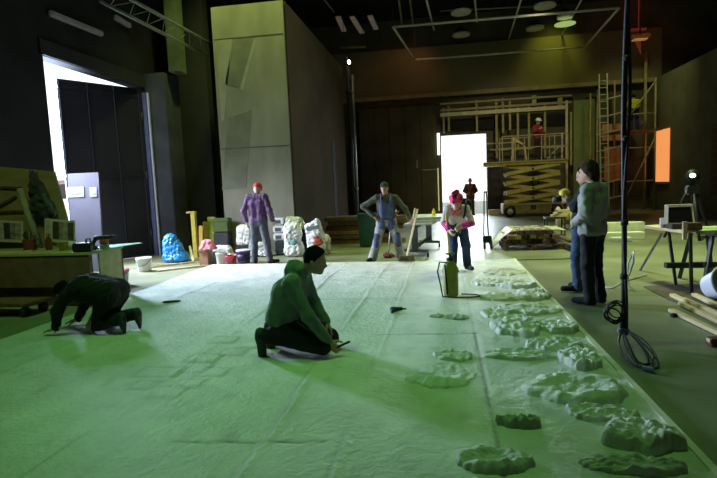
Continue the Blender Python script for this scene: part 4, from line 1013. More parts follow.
# ------------------------------------------------------------------ hanging cable, coils, hose
fl = Vector(G(622, 345, 0)); X, Y = fl.x, fl.y
ztop = ZC
topX = D(627, 0, Y)
t = thing('hanging_cable', 'thick black cable bundle hanging from the ceiling down to loops near the floor', 'cable', (X, Y, 0))
b = MB()
ztip = topX[2]
def cx_(z): return X+(topX[0]-X)*(z/ztip)
b.tube([(cx_(z)+.012*math.sin(z*2.1), Y+.01*math.sin(z*1.3), z) for z in np.linspace(.12, ZC, 40)], .024, 8)
b.tube([(cx_(z)+.02*math.sin(z*3+1)+.012, Y-.018, z) for z in np.linspace(.10, ZC, 60)], .014, 6)
b.part('cable_run', M_blk, t, True)
b = MB()
for z in (.65, 1.15, 1.9, 2.6): b = MB(); b.tube([(cx_(z)+.004, Y-.008, z-.025), (cx_(z)+.004, Y-.008, z+.025)], .034, 8); b.part('tape_wrap', M_blk, t, True)
def coil(parent, c, r, axis, n, seed, w, el=1.0):
    rng = random.Random(seed); b = MB(); ax = Vector(axis).normalized(); u = Vector((0, 0, 1)); u = (u-ax*u.dot(ax)).normalized(); v = ax.cross(u); pts = []
    cs = [(rng.uniform(-.45, .45)*r, rng.uniform(-.4, .4)*r, rng.uniform(.45, 1.15)*r, rng.uniform(-w, w)) for _ in range(n+1)]
    for i in range(n*22):
        k, f = divmod(i, 22); f /= 22; q = [x+(y-x)*f for x, y in zip(cs[k], cs[k+1])]; a = 2*PI*f
        pts.append(Vector(c)+u*(math.cos(a)*q[2]*el+q[0])+v*(math.sin(a)*q[2]+q[1])+ax*q[3])
    b.tube(pts, .006, 6); return b.part('cable_coil', M_blk, parent, True)
cz = D(616, 312, Y-.02)
coil(t, (cz[0]-.02, Y-.05, cz[2]), .088, (.3, 1, 0), 8, 2, .03, 1.15)
b = MB(); b.box((X+.01, Y-.01, .14), (.10, .06, .05), bev=.01); b.part('clamp', mat('clamp_bluegrey', (.16, .20, .28), .5), t, True)
lc = Vector(G(637, 356, .02)); t2 = t
pts = []; rng = random.Random(4)
s0 = Vector((X+.02, Y-.03, .13)); e0 = Vector(G(650, 371, .015))
d = e0-s0; side = Vector((d.y, -d.x, 0)).normalized()
for i in range(7):
    b = MB(); L_ = rng.uniform(.78, 1.0); wd = rng.uniform(.05, .15); of = rng.uniform(-.03, .03); pts = []
    for k in range(30):
        a = 2*PI*k/30; u = .5-.5*math.cos(a)
        q = s0+d*(u*L_)+side*(math.sin(a)*wd*(.6+.6*u)+of*math.sin(PI*u)); q.z = max(.012+.004*i, s0.z*(1-u)**1.5+.05*math.sin(PI*u)*(1 if i % 2 else .3)+.012); pts.append(q)
    b.tube(pts, .0062, 6, closed=True); b.part('floor_loop', M_blk, t, True)
b = MB(); b.box(e0+Vector((-.01, .01, .015)), (.09, .05, .03), -.6, bev=.008); b.part('plug', MATS['clamp_bluegrey'], t, True)
b = MB(); a = Vector(D(621, 258, 6.9)); pts = [Vector(D(621, 236, 7.0)), a, Vector(D(618, 268, 6.95)), Vector(D(612, 278, 6.95)), Vector(G(604, 286, .012)), Vector(G(600, 288.5, .012))]
pts[0] = Vector((pts[1].x+.02, 7.0, .75)); 
b = MB(); f = Vector(G(603, 289, .012)); f = f+Vector((.14, .05, 0)); pts = [f+Vector((-.12, .1, 0)), f, f+Vector((.12, .02, .06)), f+Vector((.22, 0, .2)), f+Vector((.27, 0, .38)), f+Vector((.28, .05, .5)), f+Vector((.30, .3, .3)), f+Vector((.4, .6, 0)), f+Vector((.8, 1.0, 0))]
b.tube(pts, .014, 8); b.thing('white_hose', M_film2, 'pale hose arching up from the floor behind the two men', 'hose')
b = MB(); a = Vector(G(470, 262, .008)); b.tube([Vector(G(q, w_, .008)) for q, w_ in ((440, 264.5), (470, 263), (500, 261), (530, 259.5), (560, 259), (585, 258))], .011, 6); b.thing('floor_cable', M_blk, 'thin black cable lying across the floor beyond the platform', 'cable')

# ------------------------------------------------------------------ work corner with folding bench
p = Vector(G(683, 290, 0))
M_leg = mat('bench_leg', (.03, .035, .03), .5, .2)
zt = D(676, 232, p.y)[2]
t = thing('folding_workbench', 'folding workbench with dark splayed legs carrying the open case', 'workbench', (p.x, p.y, 0))
ends = [((681, 238), (676, 285.5)), ((685, 238), (691.5, 293))]
A0 = Vector(D(681, 237, p.y))
for (q, r) in ends:
    e = Vector(G(*r, 0)); b = MB(); b.bar(e, Vector((A0.x+(.03 if q[0] > 683 else -.03), e.y, zt-.03)), .035, .035); b.part('leg', M_leg, t, True)
e = Vector(G(640, 270.5, 0)); h = Vector(D(662, 233, e.y-.3)); b = MB(); b.bar(e, (h.x, h.y, h.z), .026, .026); b.part('leg', M_leg, t, True)
b = MB(); b.box((A0.x+.22, p.y+.25, .30), (.62, .10, .07)); b.part('shelf_bar', M_leg, t, True)
xw0, xw1 = D(657, 232, p.y+.4)[0], D(688, 236, p.y+.1)[0]
b = MB(); b.slab([(xw0, p.y+.9, zt-.02), (xw1-.1, p.y-.02, zt-.02), (xw1+.12, p.y+.12, zt-.02), (xw0+.25, p.y+1.05, zt-.02)], (0, 0, .035)); b.part('bench_top', M_pine, t, True)
b = MB(); x, y, z = D(684, 222, p.y-.02); b.box((x, p.y-.04, zt+.02), (.045, .04, .24)); b.part('clamp_jaw', M_pine, t, True)
# open case with pale rim
q0, q1 = D(667.5, 229, p.y+.35), D(697, 231, p.y+.35); zt2 = zt+.02
t = thing('open_case', 'open black case with a pale metal rim on the folding workbench', 'case', ((q0[0]+q1[0])/2, p.y+.35, zt2))
za = D(682, 205.5, p.y+.5)[2]; x0, x1 = q0[0], q1[0]-.02; yb = p.y+.42
b = MB(); b.slab([(x0, yb, zt2+.06), (x1, yb, zt2+.06), (x1+.0, yb+.08, za), (x0+.03, yb+.08, za)], (0, .03, 0)); b.part('lid_lining', M_blk, t, True)
b = MB(); b.bar((x0, yb-.02, zt2+.05), (x0+.03, yb+.055, za+.01), .05, .04); b.bar((x0+.02, yb+.055, za), (x1+.01, yb+.055, za), .05, .035); b.bar((x1, yb-.02, zt2+.05), (x1, yb+.055, za), .02, .02); b.part('lid_rim', mat('rim_pale', (.85, .83, .76), .5, .05), t, True)
b = MB(); b.box(((x0+x1)/2, yb-.10, zt2+.035), (x1-x0, .24, .07), bev=.008); b.part('case_base', mat('case_brown', (.07, .06, .045), .6), t, True)
p2 = D(664.5, 224, p.y+.40); b = MB(); b.box((p2[0], p.y+.46, zt+.09), (.07, .05, .14), bev=.008); b.box((p2[0], p.y+.432, zt+.11), (.03, .006, .03)); b.thing('socket_box', M_white, 'small white socket box at the corner of the open case', 'socket box')
b = MB(); xx = D(696, 232, p.y+.0)[0]; b.box((xx, p.y+.12, zt+.06), (.20, .16, .10), bev=.01); b.thing('wooden_box', M_dw, 'small brown box at the end of the folding workbench', 'box')
# second trestle further along with boards on top
p3 = Vector(G(708, 288, 0)); t = thing('wooden_trestle', 'dark trestle at the edge of the picture carrying pale green boards', 'trestle', (p3.x+.15, p3.y, 0))
zt3 = D(708, 236, p3.y)[2]
for (dx, dy, ux) in ((-.05, 0, .07), (.40, 0, .28), (-.05, .75, .07), (.40, .75, .28)):
    b = MB(); b.bar((p3.x+dx, p3.y+dy, 0), (p3.x+ux, p3.y+dy*.8+.07, zt3), .04, .05); b.part('leg', M_leg, t, True)
b = MB(); b.bar((p3.x+.17, p3.y-.02, zt3), (p3.x+.17, p3.y+.85, zt3), .09, .06); b.part('top_bar', M_leg, t, True)
b = MB(); b.box((p3.x+.17, p3.y+.04, .32), (.42, .04, .06)); b.part('brace', M_leg, t, True)
for i in range(2):
    b = MB(); b.box((p3.x+.30, p3.y+.12+.35*i, zt3+.055+.0*i), (.95, .28, .045), .06*i, bev=.004); b.thing('trestle_board', mat('board_green', (.40, .50, .24), .7, .2), ('pale green board on the dark trestle, nearer one', 'pale green board on the dark trestle, farther one')[i], 'board', 'boards on the dark trestle')
# tripod work light
Y = 13.6; bx_ = D(691, 235, Y)[0]; zh = D(690, 176, Y)[2]
t = thing('tripod_light', 'lit round work light on a black tripod before the grey wall', 'work light', (bx_, Y, 0))
for a in (.4, 2.5, 4.6): b = MB(); b.tube([(bx_+.58*math.cos(a), Y+.58*math.sin(a), 0), (bx_+.03*math.cos(a), Y+.03*math.sin(a), zh*.88)], .034, 8); b.part('leg', M_blk, t, True)
b = MB(); b.tube([(bx_, Y, zh*.45), (bx_, Y, zh-.08)], .025); b.part('pole', M_blk, t, True)
b = MB(); b.tube([(bx_+.03, Y+.12, zh), (bx_-.03, Y-.09, zh)], [.12, .16], 18); hd_ = b.part('lamp_head', M_blk, t, True)
b = MB(); b.ell((bx_-.036, Y-.10, zh+.01), (.07, .03, .05)); b.part('lamp_glass', mat('lamp_white', (1, 1, .95), .3, .02, emit=(.95, 1, .9), estr=5), hd_, True)
b = MB(); b.box((bx_, Y-.05, zh*.78), (.30, .22, .22), bev=.03); b.part('side_box', M_blk, t, True)
# mat, sticks, tub, block
a, c, e, g = G(643, 287, 0), G(690, 286, 0), G(735, 318, 0), G(668, 300, 0)
b = MB(); b.slab([(a[0], a[1], .004), (g[0], g[1], .004), (G(717, 322, 0)[0]+.1, G(717, 322, 0)[1], .004), (3.6, 6.9, .004), (c[0]+.25, c[1]+.15, .004)], (0, 0, .008)); b.thing('floor_mat', mat('mat_brown', (.10, .075, .06), .85, .25), 'dark brown board lying flat under the workbench', 'mat')
for i, (q0, q1, z, l) in enumerate((((672, 295), (740, 327), .03, 'pale stick ending beside the mat, uppermost in the bundle'), ((671, 310), (745, 345), .03, 'longest pale stick lying nearest the camera'), ((681, 303), (745, 334), .03, 'pale stick in the middle of the bundle'), ((694, 294.5), (745, 318), .045, 'pale stick slanting under the white tub'), ((684, 299), (738, 322), .075, 'thin pale stick lying across the others'))):
    a = Vector(G(*q0, z)); c = Vector(G(*q1, z)); d = (c-a).normalized(); b = MB(); b.bar(a, a+d*max(1.0, (c-a).length), .07 if i != 4 else .045, .04, bev=.004); b.thing('wooden_stick', M_pine, l, 'stick', 'pale sticks on the floor')
b = MB(); q = Vector(G(674, 317, 0)); b.box(q+Vector((0, 0, .02)), (.07, .05, .04), .3, bev=.006); b.thing('wedge_block', M_blk, 'tiny dark wedge under the longest pale stick', 'wedge')
q = Vector(G(722, 303, 0)); t = thing('white_tub', 'bluish white plastic tub lying on its side by the sticks', 'tub', tuple(q))
Rm = Matrix.Rotation(1.15, 3, 'X') @ Matrix.Rotation(.3, 3, 'Y')
b = MB(); b.lathe([(.12, -.12), (.15, -.11), (.185, .10), (.20, .11), (.20, .13), (.175, .13), (.14, -.08), (0, -.09)], q+Vector((0, .1, .20)), 28, Rm); b.part('tub_shell', mat('tub_white', (.58, .60, .70), .4, .06), t, True)
q = Vector(G(713, 347.5, 0)); t = thing('brick_block', 'reddish brown wooden block at the edge of the picture near the sticks', 'block', tuple(q+Vector((.06, 0, 0))))
b = MB(); b.box(q+Vector((.08, .05, .04)), (.20, .10, .075), .1, bev=.008); b.part('block', mat('block_red', (.12, .035, .02), .7, .2), t, True)
b = MB(); b.box(q+Vector((-.02, .03, .06)), (.02, .06, .03), .1); b.part('pale_end', M_pine, t, True)
# ------------------------------------------------------------------ scissor lift
LY = 23.0
x0, x1 = D(503, 190, LY)[0], D(564, 190, LY)[0]; cx = (x0+x1)/2; LW = x1-x0
t = thing('scissor_lift', 'dirty yellow scissor lift raised in front of the timber framing', 'scissor lift', (cx, LY, 0))
zb0, zb1 = .13, D(530, 203, LY)[2]
b = MB(); b.box((cx, LY+.55, (zb0+zb1)/2), (LW, 1.1, zb1-zb0), bev=.03); b.part('chassis', M_dyellow, t, True)
b = MB()
for x in (-.35, .0, .35): b.box((cx+x*LW, LY-.005, (zb0+zb1)/2+.05), (.22, .02, .18), bev=.005)
b.part('dark_hatch', M_dsteel, t, True)
b = MB(); b.box((cx+.1, LY-.01, zb1-.05), (LW*.8, .03, .05)); b.part('chassis_rail', M_olive, t, True)
for sx in (-1, 1):
    for sy in (.02, 1.0):
        w = cx+sx*(LW/2-.28); b = MB(); b.tube([(w, LY-.06+sy, .24), (w, LY+.10+sy, .24)], .24, 20); wh = b.part('wheel', M_blk, t, True)
        b = MB(); b.tube([(w, LY-.07+sy, .24), (w, LY-.055+sy, .24)], .13, 16); b.part('hub', M_film2, wh, True)
zt = LIFTZ; n = 4; zz = [zb1+.02+(zt-.16-zb1-.02)*i/n for i in range(n+1)]
for i in range(n):
    for (yy, sg) in ((LY+.03, 1), (LY+.085, -1), (LY+.98, 1), (LY+.92, -1)):
        b = MB(); a_, c_ = (cx-sg*LW*.44, yy, zz[i]+.02), (cx+sg*LW*.44, yy, zz[i+1]-.02); b.bar(a_, c_, .05, .15); b.part('scissor_arm', mat('arm_light', (.50, .42, .12), .6, .2, 5) if sg > 0 else mat('arm_dark', (.46, .36, .11), .6, .2, 5), t, True)
    b = MB(); b.tube([(cx, LY, (zz[i]+zz[i+1])/2), (cx, LY+1.1, (zz[i]+zz[i+1])/2)], .05, 10); b.part('pivot', M_dsteel, t, True)
b = MB(); b.box((cx+.1, LY+.5, zz[2]), (.25, .25, .5)); b.part('cylinder', M_dsteel, t, True)
xp0 = D(483, 160, LY)[0]; xp1 = D(568, 160, LY)[0]
b = MB(); b.box(((xp0+xp1)/2, LY+.55, zt-.09), (xp1-xp0, 1.15, .18), bev=.01); b.part('platform_deck', M_yellow, t, True)
b = MB(); b.box(((xp0+xp1)/2, LY-.04, zt-.03), (xp1-xp0, .04, .05)); b.part('deck_edge', M_olive, t, True)
b = MB(); ztop = D(530, 133, LY)[2]; 
for yy in (LY, LY+1.08):
    for k in range(6):
        x = x0+(xp1-x0)*k/5; b.bar((x, yy, zt), (x, yy, zt+1.05), .035, .035)
    for z in (.55, 1.05): b.bar((x0, yy, zt+z), (xp1, yy, zt+z), .035, .035)
b.part('guard_rail', M_olive, t, True)
a = Vector(D(518, 150, LY+.4))
for k, (q0, q1) in enumerate((((513, 136), (523, 149)), ((524, 150), (524, 158)), ((515, 150), (514, 137)))):
    pass
t = thing('saw_trestle', 'light wooden trestle standing on the lift platform', 'trestle', (D(519, 158, LY+.5)[0], LY+.5, zt))
zt_keep = zt; zt = zt+.03
X = D(519, 158, LY+.5)[0]
b = MB(); b.bar((X-.26, LY+.5, zt+.98), (X+.26, LY+.5, zt+.62), .06, .08); b.part('top_bar', M_pine, t, True)
for (q, r) in (((X-.34, .25), (X-.22, .95)), ((X-.2, .75), (X-.22, .95)), ((X+.28, .25), (X+.22, .66)), ((X+.34, .75), (X+.22, .66))):
    b = MB(); b.bar((q[0] if False else q[0], LY+q[1], zt), (r[0], LY+.5, zt+r[1]), .05, .04); b.part('leg', M_pine, t, True)
X = D(562, 158, LY+.4)[0]
t = thing('plank_prop', 'pair of upright boards and a slanting prop on the end of the lift platform', 'prop', (X, LY+.4, zt))
b = MB(); b.bar((X, LY+.4, zt), (X, LY+.4, zt+1.05), .14, .05); b.part('upright_board', M_pine, t, True)
b = MB(); b.bar((X-.6, LY+.4, zt+.02), (X-.08, LY+.4, zt+.55), .05, .05); b.part('slanting_prop', M_steel, t, True)
zt = zt_keep

# ------------------------------------------------------------------ timber stud framing on the back wall
FY = 25.75
t = thing('stud_framing', 'open timber stud framing across the back wall above the doorway', 'frame', (D(520, 150, FY)[0], FY, 0))
def fv(x, y0, y1, w=.10, m=M_olive, nm='stud'):
    a = D(x, y1, FY); z1 = D(x, y0, FY)[2]; b = MB(); b.box((a[0], FY, (a[2]+z1)/2), (w, .08, abs(z1-a[2]))); b.part(nm, m, t, True)
def fh(xa, xb, y, w=.10, m=M_olive, nm='rail', dy=-.09):
    z = D((xa+xb)/2, y, FY)[2]; a, c = D(xa, y, FY)[0], D(xb, y, FY)[0]; b = MB(); b.box(((a+c)/2, FY+dy, z), (c-a, .08, w)); b.part(nm, m, t, True)
M_beam = mat('pale_long_beam', (.62, .54, .40), .7, .15, 4)
fh(440, 571, 106.5, .10); fh(440, 566, 111.5, .17, M_beam, 'pale_beam', -.14); fh(440, 571, 100, .08)
for x, y0, y1 in ((444, 108, 133), (449, 106, 131), (477, 100, 131), (497, 101, 158), (503, 98, 133), (510, 100, 130), (518, 106, 148), (529, 104, 150), (545, 105, 158), (567, 106, 160), (571, 112, 165)): fv(x, y0, y1)
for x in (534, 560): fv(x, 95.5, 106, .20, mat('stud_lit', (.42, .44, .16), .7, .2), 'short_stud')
fh(490, 566, 148, .07); fh(487, 520, 143, .06)
# dark openings between the studs
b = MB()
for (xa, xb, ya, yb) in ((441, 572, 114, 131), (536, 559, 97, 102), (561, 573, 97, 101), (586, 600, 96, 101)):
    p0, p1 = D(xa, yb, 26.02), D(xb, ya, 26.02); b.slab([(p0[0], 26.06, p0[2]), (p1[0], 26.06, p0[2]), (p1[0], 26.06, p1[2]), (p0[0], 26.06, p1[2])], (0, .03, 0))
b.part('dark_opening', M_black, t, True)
p0, p1 = D(573.5, 176, 25.6), D(594.5, 99, 25.6)
b = MB(); b.box(((p0[0]+p1[0])/2, 25.60, p1[2]/2), (p1[0]-p0[0], .05, p1[2])); b.thing('green_board', mat('board_moss', (.17, .22, .08), .8, .12, 1.5), 'tall flat green board standing beside the scaffold', 'board')
p0, p1 = D(567, 200, 25.4), D(570.5, 100, 25.4)
b = MB(); b.box((p0[0], 25.45, p1[2]/2), (.10, .06, p1[2])); b.thing('pale_post', M_beam, 'pale narrow post between the lift and the green board', 'post')
p0, p1 = D(488, 212, 25.9), D(501, 160, 25.9)
b = MB(); b.box(((p0[0]+p1[0])/2, 25.98, p1[2]/2), (p1[0]-p0[0], .05, p1[2])); b.thing('door_panel', mat('door_dark', (.05, .04, .045), .7), 'narrow dark door panel beside the bright doorway', 'panel')
p = D(497, 212, 25.0); b = MB(); b.box((p[0], 25.1, .13), (.75, .4, .24), bev=.01); b.thing('timber_pile', M_pine, 'small pale heap of timber at the foot of the dark door panel', 'timber')
# emissive strips standing in for slivers of daylight at the partition edge
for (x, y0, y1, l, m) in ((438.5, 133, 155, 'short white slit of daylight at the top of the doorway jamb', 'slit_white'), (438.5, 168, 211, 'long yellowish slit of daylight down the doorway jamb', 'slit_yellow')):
    p0, p1 = D(x, y1, 25.85), D(x, y0, 25.85); b = MB(); b.box(((p0[0]+p1[0])/2, 25.87, (p0[2]+p1[2])/2), (.13 if 'white' in m else .05, .02, p1[2]-p0[2])); b.thing('glow_strip', mat(m, (.9, .9, .8), .5, .1, emit=(1, 1, .9) if 'white' in m else (.9, .75, .3), estr=1.6 if 'white' in m else .5), l, 'gap')
b = MB(); p0, p1 = D(422, 170, 25.85), D(438, 169, 25.85); b.box(((p0[0]+p1[0])/2, 25.9, p0[2]), (p1[0]-p0[0], .05, .05)); b.box((D(417, 164, 25.85)[0], 25.9, D(417, 164, 25.85)[2]), (.05, .05, .4)); b.thing('door_bolt', M_steel, 'pale bolt bar on the dark partition beside the doorway', 'bolt')

# ------------------------------------------------------------------ scaffold in the corner
SY = 24.4
t = thing('scaffold_tower', 'tall tubular scaffold tower in the far corner with a plank deck', 'scaffold', (D(625, 200, SY)[0], SY, 0))
zt_ = D(625, 80, SY)[2]
px_ = [D(x, 200, SY)[0] for x in (597, 622, 654)]
for k, x in enumerate(px_):
    for yy in (SY, SY+1.1):
        b = MB(); b.tube([(x, yy, 0), (x, yy, zt_+(-.3, .2, .0)[k])], .04, 8); b.part('standard', M_olive, t, True)
M_rung = mat('rung_pale', (.46, .44, .33), .5, .15)
for i in range(9):
    z = .5+i*.72
    if z > zt_-.2: break
    b = MB(); b.tube([(px_[0]-.05, SY-.03, z), (px_[1]+.05, SY-.03, z+.22)], .035, 8); b.part('rung', M_rung, t, True)
    if i in (1, 3, 5, 7): b = MB(); b.tube([(px_[1]-.05, SY+.03, z+.1), (px_[2]+.05, SY+.03, z+.1)], .03, 8); b.part('ledger', M_olive, t, True)
for (xa, za, xb, zb) in ((px_[1], .3, px_[2], 3.2), (px_[1], SCZ+.3, px_[2], zt_-.1)):
    b = MB(); b.tube([(xa, SY-.05, za), (xb, SY-.05, zb)], .03, 8); b.part('brace', M_olive, t, True)
b = MB(); b.box(((px_[1]+px_[2])/2, SY+.5, SCZ-.0), (px_[2]-px_[1]+.5, 1.1, .07)); b.part('deck', mat('deck_red', (.20, .09, .06), .8, .2), t, True)
t = thing('ladder', 'pale ladder leaning against the scaffold tower', 'ladder', (px_[0]+.3, SY-.5, 0))
la, lb = Vector((D(605, 215, SY-.9)[0], SY-.9, 0)), Vector((D(603, 80, SY-.15)[0], SY-.15, zt_+.3))
for s in (-.16, .16): b = MB(); b.bar(la+Vector((s, 0, 0)), lb+Vector((s, 0, 0)), .05, .07); b.part('stile', M_rung, t, True)
for i in range(1, 20): q = la.lerp(lb, i/20); b = MB(); b.tube([q+Vector((-.16, 0, 0)), q+Vector((.16, 0, 0))], .02, 6); b.part('rung', M_rung, t, True)
M_or = mat('orange_board', (.62, .30, .15), .8, .2, 4)
for (xa, xb, ya, yb, l, Y) in ((602, 628, 123, 141, 'upper orange board behind the scaffold rungs', 25.75), (604, 620, 146, 181, 'lower orange board behind the scaffold rungs', 25.75)):
    p0, p1 = D(xa, yb, Y), D(xb, ya, Y); b = MB(); b.box(((p0[0]+p1[0])/2, Y, (p0[2]+p1[2])/2), (p1[0]-p0[0], .05, p1[2]-p0[2])); o_ = b.thing('orange_board', M_or, l, 'board')
    for xx in (p0[0]+.1, p1[0]-.1): b = MB(); b.box((xx, Y+.06, p1[2]/2), (.06, .06, p1[2])); b.part('support_post', M_dw, o_, True)
p = D(647, 130, 24.0); b = MB(); b.lathe([(.13, 0), (.16, .34), (.17, .35), (.15, .35), (.12, .03), (0, .03)], (p[0], SY+.1, SCZ+.04)); b.thing('bucket', M_film2, 'pale bucket on the scaffold deck beside the worker in yellow', 'bucket')
# glowing orange panel on the right wall next to the corner
q0 = D(656.5, 181, 25.6); 
ya = 25.8; yb_ = 23.2
z0, z1 = D(662, 182, 24.5)[2], D(662, 129, 24.5)[2]
t = thing('orange_window', 'glowing orange opening high in the grey wall next to the scaffold', 'window', (XR-.03, 24.5, z0))
pA, pB = None, None
def Yat(px):
    lo, hi = 15.0, 26.2
    for _ in range(40):
        m = (lo+hi)/2
        if P(XR-.02, m, 2.5)[0] > px: lo = m
        else: hi = m
    return lo
y_a, y_b = Yat(656.5), Yat(669.5)
b = MB(); b.box((XR-.03, (y_a+y_b)/2, (z0+z1)/2), (.03, abs(y_a-y_b), z1-z0)); b.part('glowing_pane', mat('orange_glow', (.8, .35, .12), .6, .2, 2, emit=(1, .36, .11), estr=.85), t, True)
b = MB(); b.box((XR-.04, (y_a+y_b)/2, z0-.04), (.08, abs(y_a-y_b)+.1, .10)); b.part('sill', M_yellow, t, True)
# ribbed panel farther along the right wall
ya, yb_ = Yat(713), Yat(722)
t = thing('mounted_panel', 'brownish ribbed panel fixed to the grey wall behind the work light', 'panel', (XR-.04, (ya+yb_)/2, .9))
b = MB(); b.box((XR-.04, ya-1.1, 2.0), (.06, 2.2, 2.5)); b.part('panel_board', mat('panel_brown', (.15, .11, .06), .8), t, True)
for i in range(9): b = MB(); b.box((XR-.09, ya-1.1, .9+.28*i), (.05, 2.25, .05)); b.part('rib', M_wood, t, True)

# ------------------------------------------------------------------ ceiling: hoop, battens, high bay lamps
HZ = 7.3
hp = [Vector(G(x, y, HZ)) for x, y in ((393, 27), (415, 60), (585, 47), (619, 8))]
t = thing('truss_hoop', 'thin pale rectangular pipe frame hanging flat under the dark ceiling', 'hanging frame', tuple(sum(hp, Vector())/4))
M_pipe = mat('pipe_pale', (.80, .78, .70), .5, .1)
for i in range(4): b = MB(); b.tube([hp[i], hp[(i+1) % 4]], .045, 8); b.part('pipe', M_pipe, t, True)
for i in range(4): b = MB(); b.tube([hp[i], hp[i]+Vector((0, 0, ZC-HZ))], .008, 5); b.part('hanging_wire', M_dsteel, t, True)
def lamp(px, py, r, label, lit=False, z=8.1):
    c = Vector(G(px, py, z)); t = thing('high_bay_lamp', label, 'ceiling lamp', tuple(c), 0, 'high bay lamps')
    b = MB(); b.lathe([(r, 0), (r*.95, .06), (r*.55, .28), (r*.25, .36), (0, .36)], c, 24); b.part('reflector', M_dsteel, t, True)
    b = MB(); b.lathe([(0, -.012), (r*.93, -.012), (r*.93, .01)], c, 24); b.part('lens', mat('lamp_lit', (.9, 1, .5), .3, .05, emit=(.75, 1, .35), estr=2.2) if lit else mat('lamp_lens', (.012, .012, .012), .6, .1), t, True)
    b = MB(); b.lathe([(r*.90, -.02), (r*1.06, -.035), (r*1.08, .05), (r*.98, .06)], c, 24); b.part('rim', mat('lamp_rim', (.80, .78, .70), .4, .1), t, True)
    b = MB(); b.tube([c+Vector((0, 0, .3)), (c.x, c.y, ZC)], .02, 6); b.part('hanging_stem', M_dsteel, t, True)
lamp(461, 12.5, .36, 'unlit round lamp nearest the end of the pipe frame, upper of two')
lamp(461, 35, .36, 'unlit round lamp just below another, inside the pipe frame')
lamp(535, 28.5, .36, 'unlit round lamp inside the pipe frame beside the lit one')
lamp(545, 6, .38, 'unlit round lamp at the top edge of the picture')
lamp(565, 17, .30, 'only lit round lamp, glowing yellow green under the ceiling', True)
lit = Vector(G(565, 17, 8.1))
t = thing('lamp_tray', 'flat lit tray hanging just below the lit round lamp', 'lamp tray', tuple(Vector(G(565, 24.5, 7.9))))
b = MB(); c = Vector(G(565, 24.5, 7.9)); b.lathe([(0, 0), (.42, 0), (.42, .03), (0, .03)], c, 24); b.part('disc', mat('tray_lit', (.5, .55, .25), .4, .1, emit=(.6, .8, .25), estr=.5), t, True)
b = MB(); b.tube([c+Vector((0, 0, .03)), (c.x, c.y, ZC)], .01, 5); b.part('hanging_wire', M_dsteel, t, True)
def batten(x0, y0, x1, y1, z, label, r=.04, m=None, n=1, name='lighting_batten'):
    a, c = Vector(G(x0, y0, z)), Vector(G(x1, y1, z)); t = thing(name, label, 'pipe', tuple((a+c)/2), 0, 'ceiling pipes')
    b = MB(); b.tube([a, c], r, 8); b.part('pipe', m or M_pipe, t, True)
    for k in (.12, .88): q = a.lerp(c, k); b = MB(); b.tube([q, (q.x, q.y, ZC)], .008, 5); b.part('hanging_wire', M_dsteel, t, True)
M_dpipe = mat('pipe_dim', (.30, .28, .26), .5, .1)
batten(398, -6, 402, 26, 8.3, 'ceiling pipe above the near corner of the pipe frame', m=M_dpipe)
batten(409, -8, 413, 24, 8.4, 'ceiling pipe beside the first one above the pipe frame', m=M_dpipe)
batten(425, -6, 434, 30, 8.2, 'ceiling pipe passing close to the pair of unlit lamps')
batten(474, -8, 477, 22, 8.3, 'short ceiling pipe between the two rows of lamps', m=M_pipe)
batten(524, -10, 507, 45, 8.2, 'slanting ceiling pipe in the middle of the pipe frame')
batten(586, -8, 560, 38, 8.2, 'slanting ceiling pipe beside the lit lamp')
batten(415, 45, 505, 42, 8.4, 'long cross pipe low in the pipe frame', m=M_dpipe, r=.035)
batten(412, 52, 470, 49, 8.5, 'darker cross pipe next to the far bar of the pipe frame', m=M_dpipe, r=.03)
batten(440, 11, 560, 5, 8.5, 'cross pipe behind the lamps near the picture top', m=M_dpipe, r=.03)
batten(318, -8, 334, 12, 8.0, 'thin ceiling pipe above the tall box', m=M_dpipe, r=.03)
batten(341, 47.5, 366, 47, 7.4, 'yellowish short pipe above the glowing bulb', m=M_dyellow, r=.05)
for i, (q0, q1) in enumerate((((338, 17), (344, 31)), ((352, 17), (362, 33)), ((370, 16), (376, 29)))):
    a, c = Vector(G(*q0, 9.0)), Vector(G(*q1, 9.0)); t = thing('strip_light', ('pale ceiling strip nearest the tall box', 'middle one of three pale ceiling strips', 'pale ceiling strip closest to the pipe frame')[i], 'strip light', tuple((a+c)/2), 0, 'pale ceiling strips')
    b = MB(); b.bar(a, c, .22, .06); b.part('diffuser', mat('strip_dim', (.5, .45, .36), .6, .4, 9, emit=(.5, .42, .3), estr=.10), t, True)
    b = MB(); b.bar(a+Vector((0, 0, .06)), c+Vector((0, 0, .06)), .26, .05); b.part('housing', M_dsteel, t, True)
    b = MB(); m = (a+c)/2; b.tube([m+Vector((0, 0, .05)), (m.x, m.y, ZC)], .01, 5); b.part('hanging_wire', M_dsteel, t, True)
# lattice truss upper left
TZ = 5.3
a0, a1 = Vector(G(118, -8, TZ)), Vector(G(211, 44, TZ)); a1 = a0.lerp(a1, .985); a0 = a0
b0, b1 = Vector(D(100, 1, a0.y)), Vector(D(208, 56.5, a1.y))
t = thing('lattice_truss', 'long double pipe truss running beneath the ceiling past the column', 'hanging truss', tuple((a0+a1)/2))
M_tr = mat('truss_green', (.16, .17, .13), .5, .15)
b = MB(); b.tube([a0, a1], .035, 8); b.part('chord', M_tr, t, True)
b = MB(); b.tube([b0, b1], .035, 8); b.part('chord', M_tr, t, True)
for i in range(7):
    u = i/7; b = MB(); b.tube([a0.lerp(a1, u), b0.lerp(b1, min(1, u+1/14))], .008, 6); b.part('lattice_strut', M_tr, t, True)
    b = MB(); b.tube([b0.lerp(b1, min(1, u+1/14)), a0.lerp(a1, u+1/7)], .008, 6); b.part('lattice_strut', M_tr, t, True)
for k in (.1, .9): q = a0.lerp(a1, k); b = MB(); b.tube([q, (q.x, q.y, ZC)], .01, 5); b.part('hanging_wire', M_dsteel, t, True)
